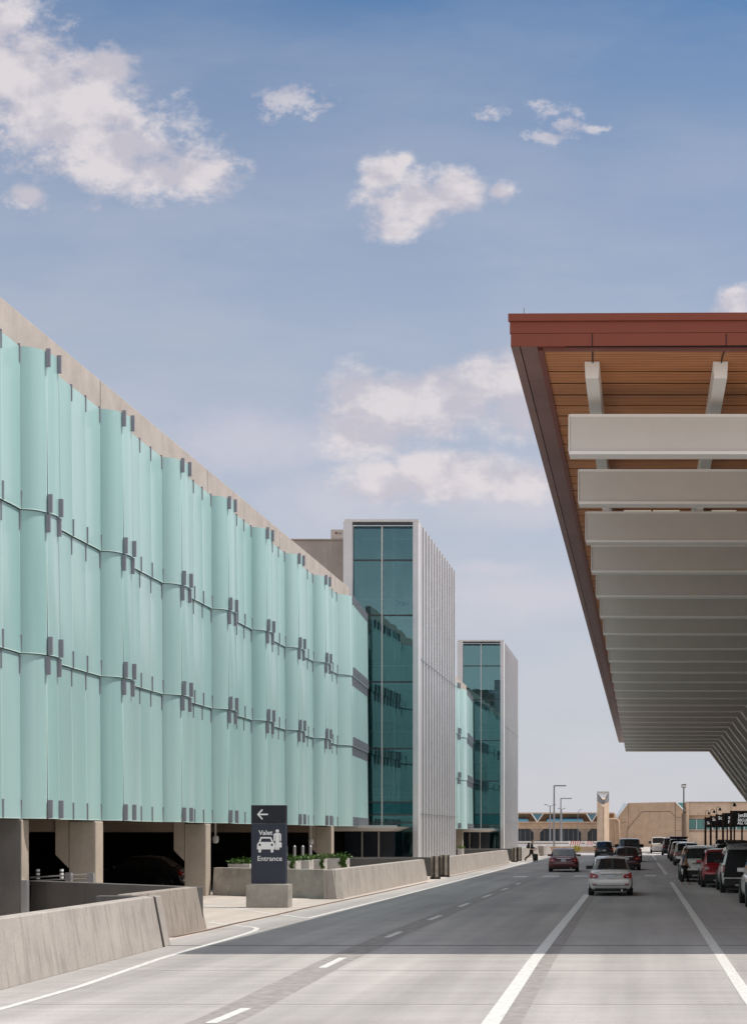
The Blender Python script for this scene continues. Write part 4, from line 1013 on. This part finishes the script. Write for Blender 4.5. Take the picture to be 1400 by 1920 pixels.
    for s in (-1, 1):
        m = MB()
        if kind == 'sedan':
            pr = [(w*.93,zl+.13),(w*.60,zl+.05),(w*.55,zl-.05),(w*.66,zl-.09),(w*.95,zl-.10)]
            yo = [.135,.055,.03,.02,.075]
        elif kind == 'suv':
            pr = [(w*.945,zl+.20),(w*.80,zl+.17),(w*.62,zl+.08),(w*.66,zl-.02),(w*.96,zl-.10)]; yo = [.085,.05,.025,.02,.06]
        else:
            pr = [(w*.955,zl+.28),(w*.83,zl+.28),(w*.83,zl-.10),(w*.955,zl-.10)]; yo = [.02,.0,.0,.02]
        front = [(s*px, yo[i]-.022, pz) for i,(px,pz) in enumerate(pr)]
        m.prism(front, (0,.10,0)); lt = m.build('tail_light', 'tail', t, bevel=.01)
        m = MB(); cxp = sum(p[0] for p in pr)/len(pr); czp = sum(p[1] for p in pr)/len(pr)
        fr = [(s*(cxp+(px-cxp)*.26), yo[i]*.5-.030-(.0), czp-.01+(pz-czp)*.22) for i,(px,pz) in enumerate(pr)]
        m.prism(fr, (0,.04,0)); m.build('reverse_lamp', 'lampw', lt)
        m = MB(); m.box(min(s*w*.62,s*w*.84),max(s*w*.62,s*w*.84),-.008,.03,.44 if kind=='sedan' else .50,.475 if kind=='sedan' else .54); m.build('reflector', 'tail', t)
    # plate, trim, bumper
    zp = platey or {'sedan':belt-.23,'suv':belt-.30,'pickup':.66}[kind]
    yp = {'sedan':.035,'suv':.0,'pickup':-.02}[kind]
    if not hatch_open:
        m = MB(); m.box(-.155,.155,yp-.022,yp+.03,zp-.075,zp+.075); m.build('license_plate', 'plate', t, bevel=.006)
        m = MB(); m.box(-.42,.42,yp-.02,yp+.06,zp+.115,zp+.145); m.build('trunk_trim', 'chrome' if kind == 'sedan' else 'trim', t)
    m = MB()
    if kind == 'sedan':
        m.box(-w*.72,w*.72,-.012,.1,.235,.30); m.build('bumper', 'trim', t, bevel=.02)
        m = MB(); m.box(-w*.80,w*.80,-.014,.05,.405,.42); m.build('bumper_seam', 'trim', t)
    elif kind == 'suv':
        m.box(-w*.90,w*.90,-.03,.22,.27,.60); m.build('bumper', clad or 'trim', t, bevel=.05)
        m = MB(); m.box(-w*.45,w*.45,-.045,.1,.30,.37); m.build('skid_plate', 'rim', t, bevel=.01)
    else:
        m.box(-w*.93,w*.93,-.16,.02,.50,.66); m.build('bumper', 'chrome', t, bevel=.03)
        m = MB(); m.box(-w*.72,w*.72,-.012,.02,belt-.40,belt-.06); m.build('tailgate', pm, t, bevel=.02)
        m = MB(); m.box(-.15,.15,-.024,-.006,belt-.16,belt-.10); m.build('tailgate_handle', 'trim', t)
    m = MB(); m.tube([(w*.5,-.02,.23),(w*.5,.4,.23)], .03, 8); m.build('exhaust', 'chrome', t)
    if rails:
        for s in (-1, 1):
            m = MB(); m.tube([(s*w*wr_*.9,.5,Ht-.03),(s*w*wr_*.9,.65,Ht+.05),(s*w*wr_*.9,2.2,Ht+.06),(s*w*wr_*.9,2.4,Ht)], .02, 6); m.build('roof_rail', 'rim', t)
    if kind in ('sedan',):
        m = MB(); m.prism([(-.01,1.3,Ht+.0),(.01,1.3,Ht+.0),(.01,1.22,Ht+.09),(-.01,1.22,Ht+.09)], (0,.05,0)); m.build('antenna', 'trim', t)
    if hatch_open:
        # dark load bay opening and raised hatch
        m = MB(); m.poly([(-w*.93,.0,.64),(w*.93,.0,.64),(w*.86,.02,belt-.1),(w*.84,y0-.02,belt+.05),(xt,y1-.03,z1-.07),(-xt,y1-.03,z1-.07),(-w*.84,y0-.02,belt+.05),(-w*.86,.02,belt-.1)]); m.v = [(a_,b_-.035,c_) for a_,b_,c_ in m.v]; m.build('load_bay', 'cabin', t)
        ln = 1.05
        hp = [(-xt*1.02,y1,z1+.02),(xt*1.02,y1,z1+.02),(w*.9,y1-ln*.75,z1+.26),(w*.88,y1-ln,z1+.20),(-w*.88,y1-ln,z1+.20),(-w*.9,y1-ln*.75,z1+.26)]
        m = MB(); m.prism(hp, (0,.02,.07)); ht = m.build('hatch', hatch_paint or pm, t, bevel=.02)
        m = MB(); m.poly([(-xt*.85,y1-.1,z1+.035),(xt*.85,y1-.1,z1+.035),(w*.72,y1-ln*.62,z1+.205),(-w*.72,y1-ln*.62,z1+.205)]); m.build('hatch_window', 'carglass', ht)
        for s in (-1, 1):
            m = MB(); m.tube([(s*xt*1.02,y1+.05,z1-.3),(s*w*.84,y1-ln*.55,z1+.2)], .014, 6); m.build('gas_strut', 'trim', ht)
        m = MB(); m.box(-.155,.155,-.065,-.03,.50,.62); m.build('license_plate', 'plate', t)
    return t
cg = 'cars driving away along the road'
kg = 'vehicles loading along the terminal kerb'
def ctr(px, py): return G(px, py)
x, y = ctr(1144.5, 1681); a = car('sedan_car', 'pearl white sedan in the middle lane, the nearest car on the road', 'car', cg, x, y, R(1.2), 'sedan', 'p_silver', 4.3, 1.70, 1.50, wr=.29)
m = MB()
for ang in (90, 210, 330):
    q = R(ang); d = Vector((math.cos(q), math.sin(q))); n_ = Vector((-d.y, d.x)); pts_ = [d*.0, d*.032+n_*.018, d*.064, d*.032-n_*.018]
    m.prism([(p.x, .045, p.y+.90) for p in pts_], (0,.012,0))
m.build('emblem', 'chrome', a)
x, y = ctr(1056, 1636); car('sedan_car', 'maroon sedan in the left lane approaching the crossing', 'car', cg, x, y, R(2), 'sedan', 'p_maroon', 4.85, 1.84, 1.46)
x, y = ctr(1174, 1632.5); car('sedan_car', 'dark plum sedan just ahead of the white sedan', 'car', cg, x, y, R(1), 'sedan', 'p_plum', 4.8, 1.84, 1.5)
x, y = ctr(1180, 1617); car('pickup_truck', 'silver pickup truck with wide towing mirrors ahead of the plum sedan', 'pickup truck', cg, x, y, R(1), 'pickup', 'p_grey', 5.9, 2.08, 1.97, wr=.40)
x, y = ctr(1132.5, 1608.5); car('suv_car', 'black crossover far ahead, left of the silver pickup', 'car', cg, x, y, R(2), 'suv', 'p_black', 4.6, 1.86, 1.62)
# kerb row, near to far (left edge of the body in the photo gives the position)
def kerb(px_left, py, W):
    gy = G(0, py)[1]; return (px_left-CX)*(gy+4.2)/F+W/2, gy
x, y = kerb(1386, 1704, 1.95); car('suv_car', 'white suv cut off by the right edge, nearest vehicle at the kerb', 'car', kg, x, y, R(.2), 'suv', 'p_white', 4.8, 1.95, 1.78, wr=.38, rails=True)
x, y = kerb(1343, 1676, 2.0); car('suv_car', 'large silver suv with its tailgate raised and dark load bay open', 'car', kg, x, y, R(.2), 'suv', 'p_silver', 4.9, 2.0, 1.88, hatch_open=True, wr=.39, hatch_paint='p_black')
bx_, by_ = x, y
x, y = kerb(1309, 1665.5, 1.88); car('suv_car', 'bright red suv parked ahead of the open silver suv', 'car', kg, x, y, R(.2), 'suv', 'p_red', 4.7, 1.88, 1.70, wr=.36, rails=True)
x, y = kerb(1272, 1655, 2.0); car('suv_car', 'white suv with roof rails beside the man in the grey t-shirt', 'car', kg, x, y, R(.2), 'suv', 'p_white', 5.0, 2.0, 1.78, wr=.38, rails=True)
x, y = kerb(1262, 1624, 1.9); car('suv_car', 'grey suv with dark rear glass ahead of the white roof-railed suv', 'car', kg, x, y, R(.2), 'suv', 'p_grey', 4.7, 1.9, 1.72, wr=.36, rails=True)
x, y = kerb(1255, 1616, 1.88); car('suv_car', 'small maroon suv between the grey suv and the open dark suv', 'car', kg, x, y, R(.2), 'suv', 'p_maroon', 4.6, 1.85, 1.68, wr=.36)
x, y = kerb(1251, 1611, 1.98); car('suv_car', 'tall dark plum suv with its tailgate raised, far along the kerb', 'car', kg, x, y, R(.2), 'suv', 'p_plum', 5.0, 1.98, 1.88, hatch_open=True, wr=.38)
x, y = kerb(1240, 1604.5, 1.98); car('suv_car', 'black suv between the white pickup and the open plum suv', 'car', kg, x, y, R(.2), 'suv', 'p_black', 5.0, 1.98, 1.92, wr=.38)
x, y = kerb(1219, 1601, 2.0); car('pickup_truck', 'cream white pickup truck at the far end of the kerb row', 'pickup truck', kg, x, y, R(.2), 'pickup', 'p_tanw', 5.8, 2.0, 1.95, wr=.4)
# second row nearer the terminal
car('suv_car', 'black suv mostly hidden behind the white roof-railed suv, nearer the terminal', 'car', kg, 6.9-1.9, 92, R(1), 'suv', 'p_black', 4.8, 1.9, 1.8, hatch_open=True)
car('sedan_car', 'black car parked side-on inside the dim garage bay', 'car', None, -18.9, 66.5, R(90), 'sedan', 'p_black', 4.7, 1.8, 1.47)
# luggage inside the open silver suv
t = thing('duffel_bag', 'blue bag lying in the open load bay of the silver suv', 'bag', (bx_+.25, by_-.10, .72))
m = MB(); m.tube([(-.28,0,.17),(-.2,0,.18),(.2,0,.18),(.28,0,.17)], [.10,.16,.16,.10], 12); m.build('bag', 'blueb', t, smooth=True)
m = MB(); m.tube([(-.12,-.14,.22),(-.1,-.12,.38),(.1,-.12,.38),(.12,-.14,.22)], .013, 6); m.build('handle', 'bag', t)

# ------------------------------------------------------------------ people
def skin(name, V, E, mat, parent, root=0, sub=1):
    me = bpy.data.meshes.new(name); me.from_pydata([v[:3] for v in V], [], []); 
    me = bpy.data.meshes.new(name); me.from_pydata([v[:3] for v in V], E, [])
    o = bpy.data.objects.new(name, me); COL.objects.link(o)
    md = o.modifiers.new('skin', 'SKIN'); md.use_smooth_shade = True
    for i, v in enumerate(V):
        r = v[3]; o.data.skin_vertices[0].data[i].radius = (r, r if len(v) < 5 else v[4])
        o.data.skin_vertices[0].data[i].use_root = (i == root)
    if sub:
        s = o.modifiers.new('sub', 'SUBSURF'); s.levels = s.render_levels = sub
    bake(o); o.data.materials.clear(); o.data.materials.append(M[mat]); o.parent = parent; o.data.shade_smooth()
    return o
def person(label, loc, rz, hip, pose, shirt, pants, shoe, sleeve=.5, scale=1.0):
    """pose: dict of joints (x right, y forward, z up) for arms and legs"""
    t = thing('person', label, 'person', loc, rz); t.scale = (scale,)*3
    hx, hy, hz = hip; J = pose; lean = J.get('lean', 0)
    chest = (hx, hy+lean*.6, hz+.42); neck = (hx, hy+lean, hz+.56); head = (hx, hy+lean+.03, hz+.68); crown = (hx, hy+lean+.04, hz+.80)
    V = [(hx,hy,hz,.135,.11),(hx,hy+lean*.3,hz+.2,.13,.105),(*chest,.16,.115),(*neck,.055),(head[0],head[1],head[2],.078,.092),(*crown,.068,.085)]
    E = [(0,1),(1,2),(2,3),(3,4),(4,5)]
    sh = [None, None]
    def add(p, r, par): V.append((*p, r)); E.append((par, len(V)-1)); return len(V)-1
    for s, key in ((-1,'l'),(1,'r')):
        shp = (hx+s*.19, chest[1], hz+.48); i = add(shp, .062, 2); sh[0 if s<0 else 1] = shp
        i = add(J[key+'elbow'], .043, i); i = add(J[key+'wrist'], .030, i)
        d = (Vector(J[key+'wrist'])-Vector(J[key+'elbow'])).normalized(); side = d.cross(Vector((1,0,0))).normalized()
        palm = Vector(J[key+'wrist'])+d*.05; i = add(palm, .030, i)
        for f, ln in zip((-1.5,-.5,.5,1.5), (.055,.07,.075,.065)):
            a = palm+d*.035+side*f*.017; k_ = add(a, .009, i); k_ = add(a+d*ln*.6+Vector((-s*.008,0,0)), .0085, k_); add(a+d*ln+Vector((-s*.022,0,0)), .0075, k_)
        th = palm-d*.01+side*.032; k_ = add(th, .010, i); add(th+d*.04+side*.012, .009, k_)
        h0 = (hx+s*.09, hy, hz-.06); i = add(h0, .095, 0); i = add(J[key+'knee'], .062, i); i = add(J[key+'ankle'], .042, i)
        an = Vector(J[key+'ankle']); add(an+Vector((0,.15,-.05)), .038, i)
    skin('body', V, E, 'skin', t)
    # face: nose, ears, eyes
    m = MB()
    hd = Vector(head)
    m.prism([hd+Vector((-.014,.088,-.005)),hd+Vector((.014,.088,-.005)),hd+Vector((0,.092,.04))], (0,.022,-.01)); m.build('nose', 'skin', t)
    for s in (-1,1):
        m = MB(); m.lathe([(.012,-.008),(.03,0),(.012,.01)], hd+Vector((s*.08,0,.02)), 'x', 8); m.build('ear', 'skin', t)
        m = MB(); m.lathe([(.004,-.004),(.010,0),(.004,.004)], hd+Vector((s*.032,.086,.035)), 'y', 8); m.build('eye', 'hair', t)
    m = MB(); m.box(hd.x-.024,hd.x+.024,hd.y+.08,hd.y+.09,hd.z-.042,hd.z-.034); m.build('mouth', 'redtrim', t)
    Vh = [(crown[0],crown[1]+.03,crown[2]+.005,.062),(crown[0],crown[1]-.02,crown[2]+.02,.08),(crown[0],crown[1]-.055,crown[2]-.06,.07),(head[0],head[1]-.055,head[2]-.03,.055)]
    skin('hair', Vh, [(0,1),(1,2),(2,3)], 'hair', t)
    # clothing
    Vs = [(hx,hy,hz-.02,.155,.125),(hx,hy+lean*.3,hz+.2,.148,.12),(*chest,.175,.13),(hx,neck[1]-.01,hz+.53,.075)]; Es = [(0,1),(1,2),(2,3)]
    for s, key in ((-1,'l'),(1,'r')):
        shp = sh[0 if s<0 else 1]; Vs.append((*shp,.078)); Es.append((2,len(Vs)-1)); e = Vector(J[key+'elbow']); 
        if sleeve <= 1: p = Vector(shp).lerp(e, sleeve); Vs.append((*p,.066)); Es.append((len(Vs)-2,len(Vs)-1))
        else:
            Vs.append((*e,.056)); Es.append((len(Vs)-2,len(Vs)-1)); p = e.lerp(Vector(J[key+'wrist']), .95); Vs.append((*p,.042)); Es.append((len(Vs)-2,len(Vs)-1))
    skin('shirt' if sleeve <= 1 else 'jacket', Vs, Es, shirt, t)
    Vp = [(hx,hy,hz+.02,.15,.12)]; Ep = []
    for s, key in ((-1,'l'),(1,'r')):
        Vp.append((hx+s*.092,hy,hz-.07,.108)); Ep.append((0,len(Vp)-1)); Vp.append((*J[key+'knee'],.078)); Ep.append((len(Vp)-2,len(Vp)-1))
        an = Vector(J[key+'ankle'])+Vector((0,0,.02)); Vp.append((*an,.062)); Ep.append((len(Vp)-2,len(Vp)-1))
    skin('trousers', Vp, Ep, pants, t)
    for key in 'lr':
        an = Vector(J[key+'ankle']); tip = Vector(J.get(key+'toe', an+Vector((0,.17,-.05))))
        heel = an+(an-tip)*.3+Vector((0,0,-.045)) if key+'toe' not in J else an+(an-tip)*.15
        skin('shoe', [(*heel,.045),(*an.lerp(tip,.5),.045),(*tip,.036)], [(0,1),(1,2)], shoe, t)
    return t
x, y = G(1283.5, 1659.5)
person('man in a grey t-shirt and black trousers standing behind the white suv', (x, y, 0), R(-78), (0,0,.90),
       dict(lean=.02, lelbow=(-.25,-.05,1.10), lwrist=(-.26,.08,.86), relbow=(.25,-.02,1.10), rwrist=(.25,.12,.88),
            lknee=(-.13,.12,.47), lankle=(-.14,.20,.09), rknee=(.13,-.06,.47), rankle=(.14,-.22,.09)), 'shirt', 'pants', 'shoe', scale=1.0)
x, y = G(996, 1616.5)
tr = person('traveller in black with a backpack striding right and pushing a suitcase', (x, y, 0), R(-90), (0,0,.92),
       dict(lean=.06, lelbow=(-.26,.0,1.15), lwrist=(-.24,.20,1.00), relbow=(.25,.10,1.16), rwrist=(.20,.33,1.06),
            lknee=(-.10,-.16,.50), lankle=(-.10,-.52,.22), rknee=(.10,.16,.50), rankle=(.10,.16,.09), ltoe=(-.10,-.48,.06)), 'jacket', 'pants', 'bag', sleeve=2, scale=1.08)
t = thing('backpack', 'black backpack worn by the walking traveller', 'backpack', (x-.24, y, 1.12))
m = MB(); m.hexa([(-.12,-.16,0),(.10,-.16,0),(.10,.16,0),(-.12,.16,0)],[(-.08,-.13,.50),(.10,-.13,.50),(.10,.13,.50),(-.08,.13,.50)]); m.build('bag', 'bag', t, bevel=.05, smooth=True)
m = MB(); m.hexa([(-.19,-.12,.04),(-.121,-.12,.04),(-.121,.12,.04),(-.19,.12,.04)],[(-.15,-.10,.28),(-.11,-.10,.28),(-.11,.10,.28),(-.15,.10,.28)]); m.build('front_pocket', 'bag', t)
for s in (-1,1):
    m = MB(); m.tube([(.10,s*.11,.46),(.24,s*.12,.50),(.36,s*.12,.36),(.30,s*.13,.12),(.10,s*.13,.05)], .018, 6); m.build('strap', 'bag', t)
cx_, cy_ = G(1002.5, 1616)
t = thing('suitcase', 'black wheeled suitcase with its handle pulled up beside the traveller', 'suitcase', (cx_+.07, cy_-.3, 0))
m = MB(); m.box(-.20,.20,-.14,.14,.07,.66); m.build('case', 'bag', t, bevel=.04, smooth=True)
m = MB(); m.tube([(-.12,0,.64),(-.15,0,1.04),(-.28,0,1.08)], .014, 6); m.tube([(.04,0,.64),(.0,0,1.04),(-.15,0,1.041)], .013, 6); m.build('handle', 'polegrey', t)
for sx_ in (-1,1):
    for sy_ in (-1,1):
        m = MB(); m.lathe([(.03,-.015),(.035,0),(.03,.015)], (sx_*.15,sy_*.11,.035), 'y', 10); m.build('wheel', 'tyre', t)

# ------------------------------------------------------------------ world, sun, camera
SUN_EL, SUN_DIR = 63.0, Vector((1, .16, 0)).normalized()
w = bpy.data.worlds.new('World'); scene.world = w; w.use_nodes = True
nt = w.node_tree; L = nt.links; nt.nodes.clear()
out = N(nt, 'ShaderNodeOutputWorld'); bg = N(nt, 'ShaderNodeBackground')
sky = N(nt, 'ShaderNodeTexSky', sky_type='NISHITA'); sky.sun_disc = False
sky.sun_elevation = R(SUN_EL); sky.sun_rotation = math.atan2(SUN_DIR.x, SUN_DIR.y)
sky.air_density = 1.0; sky.dust_density = 1.2; sky.ozone_density = 2.0
STR = .11
bg.inputs['Strength'].default_value = STR
tc = N(nt, 'ShaderNodeTexCoord'); sep = N(nt, 'ShaderNodeSeparateXYZ'); L.new(tc.outputs['Generated'], sep.inputs[0])
def mth(op, a, b=None, c=None, clamp=False):
    n = N(nt, 'ShaderNodeMath', operation=op); n.use_clamp = clamp
    for i, v in enumerate((a, b, c)):
        if v is None: continue
        if isinstance(v, (int, float)): n.inputs[i].default_value = v
        else: L.new(v, n.inputs[i])
    return n.outputs[0]
def mrange(v, a, b, lo=0, hi=1, smooth=True):
    n = N(nt, 'ShaderNodeMapRange'); n.interpolation_type = 'SMOOTHSTEP' if smooth else 'LINEAR'
    L.new(v, n.inputs[0]); n.inputs[1].default_value = a; n.inputs[2].default_value = b; n.inputs[3].default_value = lo; n.inputs[4].default_value = hi
    return n.outputs[0]
def mixc(f, a, b):
    n = N(nt, 'ShaderNodeMix', data_type='RGBA')
    for i, v in ((0, f), (6, a), (7, b)):
        if isinstance(v, (int, float)): n.inputs[i].default_value = v
        elif isinstance(v, tuple): n.inputs[i].default_value = (*v, 1)
        else: L.new(v, n.inputs[i])
    return n.outputs[2]
# cloud deck: positions as bearing (x/|y|) and rise (z/|y|)
ay = mth('MAXIMUM', mth('ABSOLUTE', sep.outputs[1]), .02)
u = mth('DIVIDE', sep.outputs[0], ay); v = mth('DIVIDE', sep.outputs[2], ay)
cmb = N(nt, 'ShaderNodeCombineXYZ'); L.new(u, cmb.inputs[0]); L.new(v, cmb.inputs[1])
def noise(scale, det, ro, offs=(0,0,0), sq=(1,1.35,1)):
    mp = N(nt, 'ShaderNodeMapping'); mp.inputs['Location'].default_value = offs; mp.inputs['Scale'].default_value = sq
    n = N(nt, 'ShaderNodeTexNoise'); n.inputs['Scale'].default_value = scale; n.inputs['Detail'].default_value = det; n.inputs['Roughness'].default_value = ro
    L.new(cmb.outputs[0], mp.inputs[0]); L.new(mp.outputs[0], n.inputs['Vector']); return n
n1 = noise(20, 9, .58); n2 = noise(7, 6, .55, (3,1,0)); n1b = noise(20, 9, .58, (-.012,-.022,0))
wv = N(nt, 'ShaderNodeVectorMath', operation='MULTIPLY_ADD'); L.new(n2.outputs['Color'], wv.inputs[0]); wv.inputs[1].default_value = (.03,.02,0); L.new(cmb.outputs[0], wv.inputs[2])
def field(blobs):
    cur = None
    for (px, py, rx, ry) in blobs:
        cu, cv, ru, rv = (px-CX)/F+.015, (HY-py)/F+.010, rx/F, ry/F
        a = N(nt, 'ShaderNodeVectorMath', operation='MULTIPLY_ADD'); L.new(wv.outputs[0], a.inputs[0]); a.inputs[1].default_value = (1/ru, 1/rv, 0); a.inputs[2].default_value = (-cu/ru, -cv/rv, 0)
        ln = N(nt, 'ShaderNodeVectorMath', operation='LENGTH'); L.new(a.outputs[0], ln.inputs[0])
        cur = ln.outputs['Value'] if cur is None else mth('SMOOTH_MIN', cur, ln.outputs['Value'], .25)
    return cur
crisp = [(-20,70,100,120),(55,150,135,105),(130,215,150,95),(210,280,165,82),(335,318,108,50),(195,125,66,52),(50,362,34,22),
         (725,325,46,40),(755,300,18,18),(770,375,88,50),(745,425,50,32),(860,365,70,40),(945,362,28,26),
         (1385,562,50,36)]
mid = [(665,745,55,50),(690,800,75,60),(770,770,95,55),(850,750,105,48),(930,722,85,50),(1000,760,80,60),(720,905,90,30),(840,895,120,35),(950,905,90,30)]
soft = [(850,905,260,45),(740,900,100,40),(980,950,150,40),(925,1066,95,18),(1000,1110,180,45),(480,830,160,60),(620,940,140,60)]
d1, d2 = field(crisp), field(soft)
n3 = noise(62, 9, .66, (5,2,0))
nv = mth('SUBTRACT', mth('ADD', mth('MULTIPLY', n1.outputs['Fac'], .55), mth('MULTIPLY', n3.outputs['Fac'], .45)), .5)
dm = field(mid)
dw = field([(525,190,40,30),(560,186,50,24),(592,196,34,22),(1035,212,44,20),(1068,232,40,24),(1030,258,34,12),(925,218,34,14),(50,362,44,24),(1120,240,30,10)])
nw_ = mth('SUBTRACT', n3.outputs['Fac'], .5)
m1 = mrange(mth('MULTIPLY_ADD', nv, -3.9, d1), 1.30, .42)
mm = mth('MULTIPLY', mrange(mth('MULTIPLY_ADD', nv, -3.4, dm), 1.62, .62), .95)
m1 = mth('MAXIMUM', m1, mm)
mw = mth('MULTIPLY', mrange(mth('MULTIPLY_ADD', nw_, -5.0, dw), 1.2, .0), .72)
m1 = mth('MAXIMUM', m1, mw)
m2 = mrange(mth('MULTIPLY_ADD', nv, -2.2, d2), 1.45, .1)
# bearing window in which the named clouds stand; other bearings get unseen bright cloud added as fill light
wx = mth('MULTIPLY', mrange(u, -.80, -.55), mrange(u, .40, .16))
front = mth('MULTIPLY', mth('MULTIPLY', wx, mrange(v, 1.0, .62)), mrange(sep.outputs[1], .02, .1))
m1 = mth('MULTIPLY', m1, front); m2 = mth('MULTIPLY', m2, front)
dn = N(nt, 'ShaderNodeTexNoise'); dn.inputs['Scale'].default_value = 3.2; dn.inputs['Detail'].default_value = 7; L.new(tc.outputs['Generated'], dn.inputs['Vector'])
back = mth('MULTIPLY', mrange(dn.outputs['Fac'], .40, .58), mth('SUBTRACT', 1, front))
lit = mrange(mth('SUBTRACT', n1.outputs['Fac'], n1b.outputs['Fac']), -.10, .12)
ccol = mixc(lit, (5.2, 4.95, 5.55), (7.0, 6.5, 6.65))
cirrus = noise(5, 7, .6, (1, 4, 0), (1, 3.2, 1))
hz = mrange(sep.outputs[2], .0, .465, 1, 0, smooth=False)
hz2 = mth('ADD', mth('POWER', hz, .56), mrange(cirrus.outputs['Fac'], .35, .7, -.05, .07), clamp=True)
skyt = N(nt, 'ShaderNodeMix', data_type='RGBA', blend_type='MULTIPLY'); skyt.inputs[0].default_value = 1; L.new(sky.outputs[0], skyt.inputs[6]); skyt.inputs[7].default_value = (.56, .84, 1.0, 1)
# summer haze low in the sky
base = mixc(mth('MULTIPLY', hz2, .92), skyt.outputs[2], (5.75, 5.7, 6.1))
c1 = mixc(mth('MULTIPLY', m2, .5), base, (6.1, 5.75, 6.4))
c2 = mixc(mth('MULTIPLY', m1, .9), c1, ccol)
c3 = mixc(mth('MULTIPLY', back, .85), c2, (11.2, 11.0, 11.0))
L.new(c3, bg.inputs['Color']); L.new(bg.outputs[0], out.inputs[0])

sun = bpy.data.lights.new('sun', 'SUN'); sun.energy = 4.1; sun.angle = R(.53); sun.color = (1, .945, .87)
so = bpy.data.objects.new('sun', sun); COL.objects.link(so)
sd = Vector((SUN_DIR.x*math.cos(R(SUN_EL)), SUN_DIR.y*math.cos(R(SUN_EL)), math.sin(R(SUN_EL))))
so.rotation_euler = sd.to_track_quat('Z', 'Y').to_euler(); so.location = (60, 20, 80)

cd = bpy.data.cameras.new('camera'); cam = bpy.data.objects.new('camera', cd); COL.objects.link(cam)
cam.location = (0, 0, H); cam.rotation_euler = (R(90), 0, 0)
cd.sensor_fit = 'HORIZONTAL'; cd.sensor_width = 36; cd.lens = F/1400*36
# Blender measures shift in units of the sensor width here
cd.shift_x = (700-CX)/1400; cd.shift_y = (HY-960)/1400
cd.clip_start = .5; cd.clip_end = 6000
scene.camera = cam
scene.view_settings.view_transform = 'Standard'; scene.view_settings.look = 'None'; scene.view_settings.exposure = 0
scene.render.engine = 'CYCLES'; scene.cycles.max_bounces = 8; scene.cycles.transparent_max_bounces = 12
scene.cycles.use_denoising = True
